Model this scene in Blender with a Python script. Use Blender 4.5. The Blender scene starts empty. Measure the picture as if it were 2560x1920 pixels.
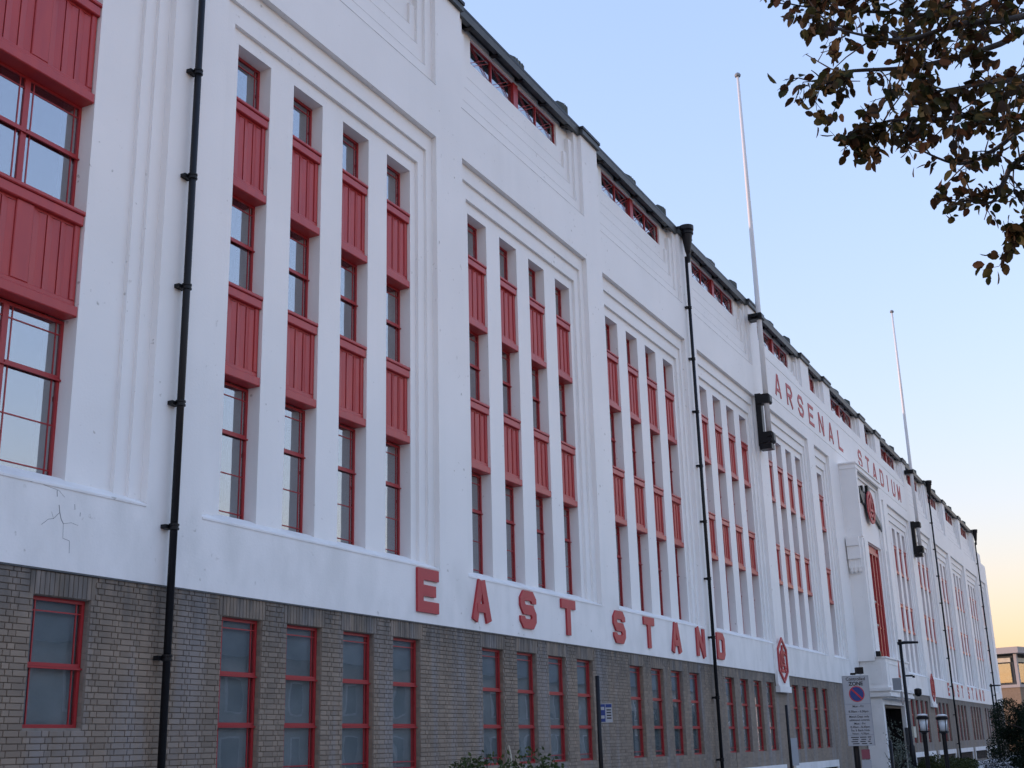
import bpy, math, random
import numpy as np
from mathutils import Vector, Matrix

# ------------------------------------------------------------------ camera, sky, sun, exposure
SC = bpy.context.scene
COL = SC.collection
rad = math.radians
cam_d = bpy.data.cameras.new('camera'); cam = bpy.data.objects.new('camera', cam_d); COL.objects.link(cam)
YAW, PITCH, ROLL, FPX = rad(63.2597), rad(16.5368), rad(-1.5367), 3058.2
fw = Vector((math.sin(YAW)*math.cos(PITCH), math.cos(YAW)*math.cos(PITCH), math.sin(PITCH)))
rt = Vector((math.cos(YAW), -math.sin(YAW), 0)); up = rt.cross(fw)
rt2 = rt*math.cos(ROLL)+up*math.sin(ROLL); up2 = -rt*math.sin(ROLL)+up*math.cos(ROLL)
cam.matrix_world = Matrix(((rt2.x, up2.x, -fw.x, 0), (rt2.y, up2.y, -fw.y, 0), (rt2.z, up2.z, -fw.z, 0), (0, 0, 0, 1)))
cam_d.sensor_width = 36; cam_d.lens = FPX/2560*36; cam_d.clip_start = .1; cam_d.clip_end = 3000
SC.camera = cam

SUN_EL, SUN_AZ = rad(6.0), rad(-22)         # low sun behind the building, azimuth from +Y towards +X
W = bpy.data.worlds.new('World'); SC.world = W; W.use_nodes = True
wn, wl = W.node_tree.nodes, W.node_tree.links; wn.clear()
sky = wn.new('ShaderNodeTexSky'); sky.sky_type = 'NISHITA'; sky.sun_disc = False
sky.sun_elevation = SUN_EL; sky.sun_rotation = SUN_AZ; sky.altitude = 30
sky.air_density = 2.0; sky.dust_density = .2; sky.ozone_density = 5.0
bg = wn.new('ShaderNodeBackground'); bg.inputs[1].default_value = .15
gm = wn.new('ShaderNodeGamma'); gm.inputs[1].default_value = .58           # the phone's soft tone curve and warm white balance on the whole sky
tn = wn.new('ShaderNodeMix'); tn.data_type = 'RGBA'; tn.blend_type = 'MULTIPLY'; tn.inputs[0].default_value = 1; tn.inputs[7].default_value = (1.0, .83, .99, 1)
wo = wn.new('ShaderNodeOutputWorld'); wl.new(sky.outputs[0], gm.inputs[0]); wl.new(gm.outputs[0], tn.inputs[6]); wl.new(tn.outputs[2], bg.inputs[0]); wl.new(bg.outputs[0], wo.inputs[0])
sun_d = bpy.data.lights.new('sun', 'SUN'); sun = bpy.data.objects.new('sun', sun_d); COL.objects.link(sun)
sun_d.energy = .5; sun_d.angle = rad(.5); sun_d.color = (1, .66, .52)
sdir = Vector((math.sin(SUN_AZ)*math.cos(SUN_EL), math.cos(SUN_AZ)*math.cos(SUN_EL), math.sin(SUN_EL)))
sun.rotation_euler = sdir.to_track_quat('Z', 'Y').to_euler(); sun.location = sdir*300
vs = SC.view_settings
vs.view_transform = 'Standard'; vs.look = 'None'; vs.gamma = 1; vs.use_curve_mapping = False
vs.exposure = 2.80

GZ = -1.65                                   # street level, the eye is at z = 0
random.seed(7); RNG = np.random.default_rng(7)

# ------------------------------------------------------------------ materials
def mat(name, col, rough=.6, metal=0., spec=.5, noise=None, bump=0., bscale=40, island=0., coat=0.):
    m = bpy.data.materials.new(name); m.use_nodes = True
    n, l = m.node_tree.nodes, m.node_tree.links
    p = n['Principled BSDF']; p.inputs['Roughness'].default_value = rough; p.inputs['Metallic'].default_value = metal
    p.inputs['Specular IOR Level'].default_value = spec; p.inputs['Coat Weight'].default_value = coat
    p.inputs['Base Color'].default_value = (*col, 1)
    tc = n.new('ShaderNodeTexCoord'); geo = n.new('ShaderNodeNewGeometry')
    out = None
    if noise or island:
        mx = n.new('ShaderNodeMix'); mx.data_type = 'RGBA'
        c2, sc, mp = noise if noise else (tuple(x*.7 for x in col), 3, (1, 1, 1))
        mx.inputs[6].default_value = (*col, 1); mx.inputs[7].default_value = (*c2, 1)
        mapn = n.new('ShaderNodeMapping'); mapn.inputs['Scale'].default_value = mp
        l.new(geo.outputs['Position'], mapn.inputs[0])
        nt = n.new('ShaderNodeTexNoise'); nt.inputs['Scale'].default_value = sc; nt.inputs['Detail'].default_value = 6
        l.new(mapn.outputs[0], nt.inputs['Vector'])
        cr = n.new('ShaderNodeMapRange'); cr.inputs[1].default_value = .35; cr.inputs[2].default_value = .7
        l.new(nt.outputs[0], cr.inputs[0]); l.new(cr.outputs[0], mx.inputs[0])
        out = mx.outputs[2]
    if island:
        oi = n.new('ShaderNodeObjectInfo'); ad = n.new('ShaderNodeMath'); ad.operation = 'ADD'
        fr = n.new('ShaderNodeMath'); fr.operation = 'FRACT'
        l.new(geo.outputs['Random Per Island'], ad.inputs[0]); l.new(oi.outputs['Random'], ad.inputs[1]); l.new(ad.outputs[0], fr.inputs[0])
        mr = n.new('ShaderNodeMapRange'); mr.inputs[3].default_value = 1-island; mr.inputs[4].default_value = 1+island
        l.new(fr.outputs[0], mr.inputs[0])
        mm = n.new('ShaderNodeMix'); mm.data_type = 'RGBA'; mm.blend_type = 'MULTIPLY'; mm.inputs[0].default_value = 1
        l.new(out, mm.inputs[6]); l.new(mr.outputs[0], mm.inputs[7]); out = mm.outputs[2]
    if out is not None: l.new(out, p.inputs['Base Color'])
    if bump:
        bt = n.new('ShaderNodeTexNoise'); bt.inputs['Scale'].default_value = bscale; bt.inputs['Detail'].default_value = 5
        l.new(geo.outputs['Position'], bt.inputs['Vector'])
        bp = n.new('ShaderNodeBump'); bp.inputs['Strength'].default_value = bump; bp.inputs['Distance'].default_value = .01
        l.new(bt.outputs[0], bp.inputs['Height']); l.new(bp.outputs[0], p.inputs['Normal'])
    return m

def white_mat(name='white_render', streak=.22):
    m = mat(name, (.78, .775, .765), .55, bump=.25, bscale=25)
    n, l = m.node_tree.nodes, m.node_tree.links; p = n['Principled BSDF']
    geo = n.new('ShaderNodeNewGeometry'); sx = n.new('ShaderNodeSeparateXYZ'); l.new(geo.outputs['Position'], sx.inputs[0])
    def noise(scale, mp, lo, hi, det=6):
        mpn = n.new('ShaderNodeMapping'); mpn.inputs['Scale'].default_value = mp; l.new(geo.outputs['Position'], mpn.inputs[0])
        t = n.new('ShaderNodeTexNoise'); t.inputs['Scale'].default_value = scale; t.inputs['Detail'].default_value = det
        l.new(mpn.outputs[0], t.inputs['Vector'])
        r = n.new('ShaderNodeMapRange'); r.inputs[1].default_value = lo; r.inputs[2].default_value = hi; l.new(t.outputs[0], r.inputs[0])
        return r.outputs[0]
    def mul(a, b):
        q = n.new('ShaderNodeMath'); q.operation = 'MULTIPLY'; q.use_clamp = True
        for i, v in enumerate((a, b)):
            if isinstance(v, float): q.inputs[i].default_value = v
            else: l.new(v, q.inputs[i])
        return q.outputs[0]
    def mixc(fac, a, b):
        q = n.new('ShaderNodeMix'); q.data_type = 'RGBA'; l.new(fac, q.inputs[0])
        if isinstance(a, tuple): q.inputs[6].default_value = (*a, 1)
        else: l.new(a, q.inputs[6])
        q.inputs[7].default_value = (*b, 1); return q.outputs[2]
    c = mixc(noise(.5, (1, 1, 1), .35, .75), (.88, .86, .835), (.82, .805, .78))
    st = noise(1.0, (2.2, 2.2, .12), .5, .85)                         # vertical rain streaks
    # washed-down dirt on the plain band above the brickwork
    band = n.new('ShaderNodeMapRange'); band.inputs[1].default_value = 3.6; band.inputs[2].default_value = 3.2; l.new(sx.outputs[2], band.inputs[0])
    c = mixc(mul(mul(st, noise(.35, (1, 1, 1), .4, .65)), streak), c, (.55, .55, .53))
    c = mixc(mul(mul(noise(1.1, (1.6, 1, .8), .42, .8), band.outputs[0]), .42), c, (.50, .51, .48))
    c = mixc(mul(noise(9, (1, 1, 1), .66, .74), noise(.8, (1, 1, 1), .5, .6)), c, (.5, .48, .44))
    l.new(c, p.inputs['Base Color'])
    return m

M = {}
M['white'] = white_mat()
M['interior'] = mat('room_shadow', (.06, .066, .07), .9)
M['blind'] = mat('frosted_film', (.15, .165, .165), .7, noise=((.25, .26, .255), 1.1, (1, 1, 1.5)))
M['red'] = mat('red_gloss_paint', (.45, .040, .036), .38, noise=((.38, .030, .036), 2.0, (3, 1, .7)), bump=.05, bscale=60)
M['redframe'] = mat('red_frame_paint', (.36, .022, .026), .4)
M['redletter'] = mat('red_letter_paint', (.46, .035, .045), .5, noise=((.38, .03, .04), 3, (1, 1, 1)))
M['black'] = mat('black_paint', (.007, .007, .009), .4, spec=.25)
M['iron'] = mat('dark_grey_iron', (.06, .065, .07), .5)
M['lead'] = mat('roof_lead', (.09, .10, .095), .6, noise=((.055, .07, .062), 3, (1, 1, 1)))
M['gutter'] = mat('gutter_grey', (.055, .06, .06), .5, noise=((.03, .033, .035), 4, (1, 1, 1)))
M['cream'] = mat('cream_soffit_paint', (.62, .59, .48), .6, noise=((.5, .47, .38), 2, (1, 1, 1)))
M['mortar'] = mat('mortar', (.26, .225, .185), .95, noise=((.18, .155, .13), 8, (1, 1, 1)))
M['pole'] = mat('white_pole_paint', (.72, .71, .70), .45)
M['bounce_forecourt'] = mat('pale_bounce_slabs', (.46, .45, .43), .85, noise=((.36, .35, .33), 2, (1, 1, 1)))
M['ground'] = mat('garden_soil', (.12, .12, .09), .95, noise=((.08, .09, .05), 2, (1, 1, 1)), bump=.5, bscale=20)
M['road'] = mat('asphalt', (.10, .10, .102), .85, noise=((.07, .07, .072), 6, (1, 1, 1)), bump=.3, bscale=120)
M['paving'] = mat('paving', (.38, .37, .35), .85, noise=((.28, .275, .265), 3, (1, 1, 1)))
M['signgrey'] = mat('sign_face', (.34, .355, .37), .45)
M['signback'] = mat('sign_edge', (.25, .27, .29), .5)
M['ink'] = mat('sign_ink', (.015, .017, .02), .5)
M['blue'] = mat('sign_blue', (.010, .035, .17), .45)
M['signred'] = mat('sign_red', (.45, .02, .035), .45)
M['dullred'] = mat('faded_red_sign', (.22, .05, .07), .5)
M['crack'] = mat('crack_grey', (.16, .16, .17), .9)
M['grime'] = mat('grime', (.42, .41, .40), .9, noise=((.66, .65, .63), 2.5, (1, 1, 1)))
M['lampglass'] = mat('lamp_glass', (.62, .66, .68), .25)
M['stone'] = mat('tan_brick', (.24, .18, .125), .85, noise=((.19, .14, .095), 5, (1, 1, 2)))
M['zinc'] = mat('pale_zinc', (.30, .28, .28), .5)
M['bark'] = mat('bark', (.035, .028, .024), .9, noise=((.055, .045, .038), 14, (1, 1, .3)), bump=.6, bscale=30)
M['terrace'] = mat('terrace_stucco', (.50, .47, .42), .9, noise=((.40, .37, .33), 3, (1, 1, 1)))
M['slate'] = mat('slate_roof', (.07, .075, .085), .6)

def brick_face(name, a, b, island):
    m = mat(name, a, .85, noise=(b, .9, (1.6, 1, .45)), island=island, bump=.35 if island > .01 else 0, bscale=90)
    n, l = m.node_tree.nodes, m.node_tree.links; p = n['Principled BSDF']
    src = p.inputs['Base Color'].links[0].from_socket
    geo = n.new('ShaderNodeNewGeometry')
    sx = n.new('ShaderNodeSeparateXYZ'); l.new(geo.outputs['Position'], sx.inputs[0])
    # pale lime bloom in vertical runs, soot under the white band
    mpn = n.new('ShaderNodeMapping'); mpn.inputs['Scale'].default_value = (2.4, 1, .22); l.new(geo.outputs['Position'], mpn.inputs[0])
    t = n.new('ShaderNodeTexNoise'); t.inputs['Scale'].default_value = 1.0; t.inputs['Detail'].default_value = 5; l.new(mpn.outputs[0], t.inputs['Vector'])
    r = n.new('ShaderNodeMapRange'); r.inputs[1].default_value = .5; r.inputs[2].default_value = .72; r.inputs[4].default_value = .7; l.new(t.outputs[0], r.inputs[0])
    mx = n.new('ShaderNodeMix'); mx.data_type = 'RGBA'; l.new(r.outputs[0], mx.inputs[0]); l.new(src, mx.inputs[6]); mx.inputs[7].default_value = (.25, .25, .26, 1)
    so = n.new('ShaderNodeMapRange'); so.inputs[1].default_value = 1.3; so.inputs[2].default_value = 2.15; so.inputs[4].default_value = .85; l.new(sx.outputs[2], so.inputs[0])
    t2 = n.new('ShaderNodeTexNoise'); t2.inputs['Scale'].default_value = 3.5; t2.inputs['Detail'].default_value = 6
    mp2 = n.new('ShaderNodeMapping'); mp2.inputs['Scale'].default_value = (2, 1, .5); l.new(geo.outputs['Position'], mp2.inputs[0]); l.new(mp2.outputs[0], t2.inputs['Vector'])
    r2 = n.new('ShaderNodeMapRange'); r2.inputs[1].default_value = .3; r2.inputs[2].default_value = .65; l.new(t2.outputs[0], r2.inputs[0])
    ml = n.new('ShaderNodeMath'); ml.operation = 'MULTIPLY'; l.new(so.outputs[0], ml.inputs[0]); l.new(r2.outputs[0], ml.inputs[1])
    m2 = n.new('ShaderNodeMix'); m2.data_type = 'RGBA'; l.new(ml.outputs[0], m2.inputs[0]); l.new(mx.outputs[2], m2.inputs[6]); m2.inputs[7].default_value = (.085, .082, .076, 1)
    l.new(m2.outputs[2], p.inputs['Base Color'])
    return m, m2.outputs[2]
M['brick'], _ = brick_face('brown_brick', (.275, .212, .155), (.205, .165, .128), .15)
mfar, colsock = brick_face('brown_brick_far', (.265, .203, .150), (.21, .166, .127), .0001)
n, l = mfar.node_tree.nodes, mfar.node_tree.links
geo = n.new('ShaderNodeNewGeometry'); sx = n.new('ShaderNodeSeparateXYZ'); cx = n.new('ShaderNodeCombineXYZ')
l.new(geo.outputs['Position'], sx.inputs[0]); l.new(sx.outputs[0], cx.inputs[0]); l.new(sx.outputs[2], cx.inputs[1])
bt = n.new('ShaderNodeTexBrick'); bt.inputs['Scale'].default_value = 1; bt.inputs['Brick Width'].default_value = .225; bt.inputs['Row Height'].default_value = .075
bt.inputs['Mortar Size'].default_value = .005; bt.inputs['Color1'].default_value = (.88, .88, .88, 1); bt.inputs['Color2'].default_value = (1.1, 1.1, 1.1, 1); bt.inputs['Mortar'].default_value = (1, 1, 1, 1)
l.new(cx.outputs[0], bt.inputs['Vector'])
mm = n.new('ShaderNodeMix'); mm.data_type = 'RGBA'; mm.blend_type = 'MULTIPLY'; mm.inputs[0].default_value = 1
l.new(colsock, mm.inputs[6]); l.new(bt.outputs['Color'], mm.inputs[7]); l.new(mm.outputs[2], n['Principled BSDF'].inputs['Base Color'])
M['brickfar'] = mfar

def glass_mat(name, tint, ior):
    m = bpy.data.materials.new(name); m.use_nodes = True
    n, l = m.node_tree.nodes, m.node_tree.links; n.clear()
    o = n.new('ShaderNodeOutputMaterial'); mx = n.new('ShaderNodeMixShader'); lw = n.new('ShaderNodeLayerWeight'); lw.inputs[0].default_value = .5
    pw_ = n.new('ShaderNodeMath'); pw_.operation = 'POWER'; pw_.inputs[1].default_value = 4.0; l.new(lw.outputs['Facing'], pw_.inputs[0])
    f = n.new('ShaderNodeMapRange'); f.inputs[3].default_value = ior; f.inputs[4].default_value = 1.0; l.new(pw_.outputs[0], f.inputs[0])
    t = n.new('ShaderNodeBsdfTransparent'); t.inputs[0].default_value = (*tint, 1)
    g = n.new('ShaderNodeBsdfGlossy'); g.inputs['Roughness'].default_value = .005; g.inputs[0].default_value = (.95, .97, 1, 1)
    geo = n.new('ShaderNodeNewGeometry'); nt = n.new('ShaderNodeTexNoise'); nt.inputs['Scale'].default_value = 1.3; nt.inputs['Detail'].default_value = 1
    l.new(geo.outputs['Position'], nt.inputs['Vector'])
    bp = n.new('ShaderNodeBump'); bp.inputs['Strength'].default_value = .12; bp.inputs['Distance'].default_value = .02
    l.new(nt.outputs[0], bp.inputs['Height']); l.new(bp.outputs[0], g.inputs['Normal'])
    l.new(f.outputs[0], mx.inputs[0]); l.new(t.outputs[0], mx.inputs[1]); l.new(g.outputs[0], mx.inputs[2]); l.new(mx.outputs[0], o.inputs[0])
    return m
M['glass'] = glass_mat('coated_window_glass', (.6, .63, .65), .30)
M['glasslow'] = glass_mat('window_glass', (.9, .93, .94), .05)

def leaf_mat(name, cols, rough=.55, trans=.25):
    m = bpy.data.materials.new(name); m.use_nodes = True
    n, l = m.node_tree.nodes, m.node_tree.links; p = n['Principled BSDF']; p.inputs['Roughness'].default_value = rough; p.inputs['Specular IOR Level'].default_value = .12
    geo = n.new('ShaderNodeNewGeometry'); oi = n.new('ShaderNodeObjectInfo')
    ad = n.new('ShaderNodeMath'); ad.operation = 'ADD'; fr = n.new('ShaderNodeMath'); fr.operation = 'FRACT'
    l.new(geo.outputs['Random Per Island'], ad.inputs[0]); l.new(oi.outputs['Random'], ad.inputs[1]); l.new(ad.outputs[0], fr.inputs[0])
    cr = n.new('ShaderNodeValToRGB'); l.new(fr.outputs[0], cr.inputs[0]); cr.color_ramp.interpolation = 'CONSTANT'
    e = cr.color_ramp.elements
    while len(e) < len(cols): e.new(.5)
    for i, c in enumerate(cols): e[i].position = i/len(cols); e[i].color = (*c, 1)
    l.new(cr.outputs[0], p.inputs['Base Color'])
    if trans:
        o = n['Material Output']; tr = n.new('ShaderNodeBsdfTranslucent'); l.new(cr.outputs[0], tr.inputs[0]); mx = n.new('ShaderNodeMixShader'); mx.inputs[0].default_value = trans
        l.new(p.outputs[0], mx.inputs[1]); l.new(tr.outputs[0], mx.inputs[2]); l.new(mx.outputs[0], o.inputs[0])
    return m
M['leaf'] = leaf_mat('autumn_leaf', [(.050, .034, .014), (.034, .036, .012), (.062, .040, .014), (.040, .026, .014), (.055, .050, .016), (.056, .028, .014)])
M['shrub'] = leaf_mat('shrub_leaf', [(.050, .075, .025), (.075, .095, .035), (.035, .055, .02), (.09, .10, .05)])
M['greyleaf'] = leaf_mat('grey_green_leaf', [(.13, .15, .12), (.17, .19, .16), (.09, .11, .08)])
M['darkleaf'] = leaf_mat('evergreen_leaf', [(.012, .022, .014), (.018, .032, .018), (.010, .017, .012), (.03, .045, .02)])
M['oliveleaf'] = leaf_mat('hedge_leaf', [(.045, .055, .018), (.065, .07, .022), (.03, .04, .014)])
M['paleleaf'] = leaf_mat('pale_edged_leaf', [(.55, .56, .58), (.02, .03, .02), (.015, .02, .02), (.4, .42, .45)])

# ------------------------------------------------------------------ object helpers
def tag(o, label=None, cat=None, group=None, kind=None):
    if label: o['label'] = label
    if cat: o['category'] = cat
    if group: o['group'] = group
    if kind: o['kind'] = kind
    return o
def thing(name, loc, label, cat, group=None, rz=0):
    o = bpy.data.objects.new(name, None); COL.objects.link(o); o.location = loc; o.rotation_euler = (0, 0, rz); o.empty_display_size = .2
    return tag(o, label, cat, group)
def world_loc(o):
    v = Vector(o.location); p = o.parent
    while p: v = v+Vector(p.location); p = p.parent
    return v

class MB:
    """collects shapes in world coordinates; build() makes them ONE mesh object"""
    def __init__(s): s.v = []; s.f = []; s.mi = []; s.m = 0
    def add(s, vs, fs):
        b = len(s.v); s.v += [tuple(x) for x in vs]; s.f += [tuple(i+b for i in f) for f in fs]; s.mi += [s.m]*len(fs); return s
    def box(s, x0, x1, y0, y1, z0, z1):
        return s.add([(x0, y0, z0), (x1, y0, z0), (x1, y1, z0), (x0, y1, z0), (x0, y0, z1), (x1, y0, z1), (x1, y1, z1), (x0, y1, z1)],
                     [(0, 3, 2, 1), (4, 5, 6, 7), (0, 1, 5, 4), (1, 2, 6, 5), (2, 3, 7, 6), (3, 0, 4, 7)])
    def cbox(s, x0, x1, y0, y1, z0, z1, c):
        """box whose front (y0) edges are chamfered by c"""
        a = [(x0, y1, z0), (x1, y1, z0), (x1, y1, z1), (x0, y1, z1), (x0, y0+c, z0), (x1, y0+c, z0), (x1, y0+c, z1), (x0, y0+c, z1),
             (x0+c, y0, z0+c), (x1-c, y0, z0+c), (x1-c, y0, z1-c), (x0+c, y0, z1-c)]
        return s.add(a, [(8, 9, 10, 11), (4, 5, 9, 8), (5, 6, 10, 9), (6, 7, 11, 10), (7, 4, 8, 11), (0, 1, 5, 4), (1, 2, 6, 5), (2, 3, 7, 6), (3, 0, 4, 7)])
    def prism(s, poly, y0, y1):
        """polygon in x,z (counter-clockwise seen from the street) extruded from y0 (front) to y1"""
        n = len(poly); vs = [(x, y0, z) for x, z in poly]+[(x, y1, z) for x, z in poly]
        return s.add(vs, [tuple(range(n)), tuple(range(2*n-1, n-1, -1))]+[(i, i+n, (i+1) % n+n, (i+1) % n) for i in range(n)])
    def prismx(s, poly, x0, x1):
        """polygon in y,z extruded along x"""
        n = len(poly); vs = [(x0, y, z) for y, z in poly]+[(x1, y, z) for y, z in poly]
        return s.add(vs, [tuple(range(n)), tuple(range(2*n-1, n-1, -1))]+[(i, i+n, (i+1) % n+n, (i+1) % n) for i in range(n)])
    def tube(s, pts, r, n=10, caps=True):
        pts = [Vector(p) for p in pts]; rs = r if isinstance(r, (list, tuple)) else [r]*len(pts)
        vs = []; prev = None
        for i, p in enumerate(pts):
            d = (pts[min(i+1, len(pts)-1)]-pts[max(i-1, 0)]).normalized()
            if prev is None: a = d.orthogonal().normalized()
            else: a = (prev-d*prev.dot(d)).normalized()
            prev = a; b = d.cross(a)
            vs += [tuple(p+(a*math.cos(2*math.pi*k/n)+b*math.sin(2*math.pi*k/n))*rs[i]) for k in range(n)]
        fs = [(i*n+k, i*n+(k+1) % n, (i+1)*n+(k+1) % n, (i+1)*n+k) for i in range(len(pts)-1) for k in range(n)]
        if caps: fs += [tuple(range(n-1, -1, -1)), tuple(range((len(pts)-1)*n, len(pts)*n))]
        return s.add(vs, fs)
    def lathe(s, c, prof, n=16):
        """prof: list of (radius, z) about the vertical through c"""
        vs = [(c[0]+r*math.cos(2*math.pi*k/n), c[1]+r*math.sin(2*math.pi*k/n), c[2]+z) for r, z in prof for k in range(n)]
        m = len(prof)
        fs = [(i*n+k, i*n+(k+1) % n, (i+1)*n+(k+1) % n, (i+1)*n+k) for i in range(m-1) for k in range(n)]
        return s.add(vs, fs+[tuple(range(n-1, -1, -1)), tuple(range((m-1)*n, m*n))])
    def stroke(s, pts, t, y0, y1, closed=False):
        """flat band of width t along a polyline in x,z with mitred corners, extruded y0..y1"""
        P = [Vector((x, z)) for x, z in pts]; n = len(P); L = []; R = []
        for i in range(n):
            a = P[i]-P[i-1] if (i > 0 or closed) else P[1]-P[0]; b = P[(i+1) % n]-P[i] if (i < n-1 or closed) else a
            a = a.normalized(); b = b.normalized(); na = Vector((-a.y, a.x)); nb = Vector((-b.y, b.x)); m = (na+nb)
            m = m.normalized(); k = max(.35, m.dot(na)); o = m*(t/2/k); L.append(P[i]+o); R.append(P[i]-o)
        vs = [(p.x, y, p.y) for y in (y0, y1) for Q in (L, R) for p in Q]
        li, ri, lb, rb = 0, n, 2*n, 3*n; fs = []
        for i in range(n if closed else n-1):
            j = (i+1) % n
            fs += [(ri+i, ri+j, li+j, li+i), (lb+i, lb+j, rb+j, rb+i), (li+i, li+j, lb+j, lb+i), (rb+i, rb+j, ri+j, ri+i)]
        if not closed:
            for i in (0, n-1): fs.append((li+i, lb+i, rb+i, ri+i))
        return s.add(vs, fs)
    def build(s, name, mats, parent=None, label=None, origin=None, smooth=False, kind=None):
        mats = mats if isinstance(mats, (list, tuple)) else [mats]
        org = Vector(origin) if origin is not None else (world_loc(parent) if parent else Vector((0, 0, 0)))
        me = bpy.data.meshes.new(name)
        me.from_pydata([(x-org.x, y-org.y, z-org.z) for x, y, z in s.v], [], s.f)
        for m in mats: me.materials.append(M[m])
        me.polygons.foreach_set('material_index', s.mi)
        if smooth: me.polygons.foreach_set('use_smooth', [True]*len(me.polygons))
        me.validate(); me.update()
        o = bpy.data.objects.new(name, me); COL.objects.link(o)
        if parent: o.parent = parent; o.location = org-world_loc(parent)
        else: o.location = org
        if label: o['label'] = label
        if kind: o['kind'] = kind
        return o
def dup(o, parent, loc=None):
    c = o.copy(); COL.objects.link(c); c.parent = parent
    if loc is not None: c.location = loc
    return c

def relief(rects, y_back=None, caps=()):
    """stepped wall skin: rects (x0,x1,z0,z1,y,mat) painted in order, y None cuts away; returns verts, faces, material ids"""
    xs = sorted({round(v, 4) for r in rects for v in r[:2]}); zs = sorted({round(v, 4) for r in rects for v in r[2:4]})
    nx, nz = len(xs)-1, len(zs)-1; xa, za = np.array(xs), np.array(zs)
    D = np.full((nx, nz), np.nan); Q = np.zeros((nx, nz), int)
    for x0, x1, z0, z1, y, mi in rects:
        i0, i1 = np.searchsorted(xa, round(x0, 4)), np.searchsorted(xa, round(x1, 4)); j0, j1 = np.searchsorted(za, round(z0, 4)), np.searchsorted(za, round(z1, 4))
        D[i0:i1, j0:j1] = np.nan if y is None else y; Q[i0:i1, j0:j1] = mi
    b = MB()
    for i in range(nx):
        j = 0
        while j < nz:                                            # merge equal cells up the column
            if np.isnan(D[i, j]): j += 1; continue
            k = j+1
            while k < nz and D[i, k] == D[i, j] and Q[i, k] == Q[i, j]: k += 1
            y = D[i, j]; b.m = int(Q[i, j])
            b.add([(xs[i], y, zs[j]), (xs[i+1], y, zs[j]), (xs[i+1], y, zs[k]), (xs[i], y, zs[k])], [(0, 1, 2, 3)]); j = k
    for i in range(nx+1):                                        # side risers
        for j in range(nz):
            a = D[i-1, j] if i > 0 else np.nan; c = D[i, j] if i < nx else np.nan
            if np.isnan(a) and np.isnan(c): continue
            if np.isnan(a): a = 12.62
            if np.isnan(c): c = 12.62
            if abs(a-c) < 1e-6: continue
            front = i-1 if a < c else i; b.m = int(Q[front, j]) if 0 <= front < nx else 0
            if b.m == 1: b.m = 0
            b.add([(xs[i], a, zs[j]), (xs[i], c, zs[j]), (xs[i], c, zs[j+1]), (xs[i], a, zs[j+1])], [(0, 1, 2, 3)])
    for j in range(nz+1):                                        # soffits and ledges
        for i in range(nx):
            a = D[i, j-1] if j > 0 else np.nan; c = D[i, j] if j < nz else np.nan
            if np.isnan(a) and np.isnan(c): continue
            if np.isnan(a): a = 12.62
            if np.isnan(c): c = 12.62
            if abs(a-c) < 1e-6: continue
            front = j-1 if a < c else j; b.m = int(Q[i, front]) if 0 <= front < nz else 0
            if b.m == 1: b.m = 0
            b.add([(xs[i], a, zs[j]), (xs[i+1], a, zs[j]), (xs[i+1], c, zs[j]), (xs[i], c, zs[j])], [(0, 1, 2, 3)])
    return b

# ------------------------------------------------------------------ the setting
def sheet(name, x0, x1, y0, y1, z, m):
    b = MB(); b.add([(x0, y0, z), (x1, y0, z), (x1, y1, z), (x0, y1, z)], [(0, 1, 2, 3)])
    return tag(b.build(name, m), kind='structure')
sheet('ground', -900, 1500, -900, 1500, GZ-.12, 'ground')
sheet('road', -300, 600, -8, 1.5, GZ-.115, 'road')
b = MB(); b.box(-300, 600, 1.5, 4.6, GZ-.4, GZ); tag(b.build('pavement', 'paving'), kind='structure')
b = MB(); b.box(-300, 600, -10.5, -8, GZ-.4, GZ); tag(b.build('pavement', 'paving'), kind='structure')
b = MB(); b.box(-20, 240, 4.6, 11.4, GZ-.4, GZ-.03); tag(b.build('bounce_forecourt', 'bounce_forecourt'), kind='structure')  # unseen forecourt, made pale to bounce light onto the lower wall

# ------------------------------------------------------------------ the grandstand
CX = 60.15
stand = thing('grandstand', (CX, 11.75, GZ), 'long white and red art deco grandstand front on a brown brick base', 'building')
F0, Y2, Y1, Y0 = 11.75, 11.87, 11.93, 12.0                       # front face, two steps, mullion face
PS, SW = 1.514, .868                                             # slot pitch and width
ZB, ZS, ZT = 2.224, 3.27, 16.13                                  # foot of the white wall, sill, top
left = [14.026, 21.838, 29.625, 37.483, 45.33]
four = left+[2*CX-u-3*PS-SW for u in reversed(left)]
narrow = [53.638, 2*CX-53.638-SW]
ends = [10.115, 2*CX-10.115]                                     # centres of the two wide end windows
XL, XR = 6.5, 2*CX-6.5
R = [(XL, XR, ZB, ZT, F0, 0)]
slots = []
def recess(x0, x1, z1s, zt, ms=(.649, .43, .19)):
    R.append((x0-ms[0], x1+ms[0], ZS, 12.374, Y2, 0)); R.append((x0-ms[1], x1+ms[1], ZS, 12.0, Y1, 0)); R.append((x0-ms[2], x1+ms[2], ZS, 11.63, Y0, 0))
for u in four:
    recess(u, u+3*PS+SW, 0, 0)
    for k in range(4): slots.append((u+k*PS, u+k*PS+SW))
for u, (la, ra) in zip(narrow, (((1.15, .85, .5), (.75, .52, .26)), ((.75, .52, .26), (1.15, .85, .5)))):
    for a, c, z, y in zip(la, ra, (12.374, 12.0, 11.63), (Y2, Y1, Y0)): R.append((u-a, u+SW+c, ZS, z, y, 0))
    slots.append((u, u+SW))
for c in ends:
    R.append((c-2.156, c+2.156, ZS, 12.374, Y2, 0)); R.append((c-1.93, c+1.93, ZS, 12.0, Y1, 0)); R.append((c-1.72, c+1.72, ZS, 11.63, Y0, 0))
    slots.append((c-.945, c+.945))
for a, c in slots: R.append((a, c, ZS, 11.367, 12.62, 1))
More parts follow.
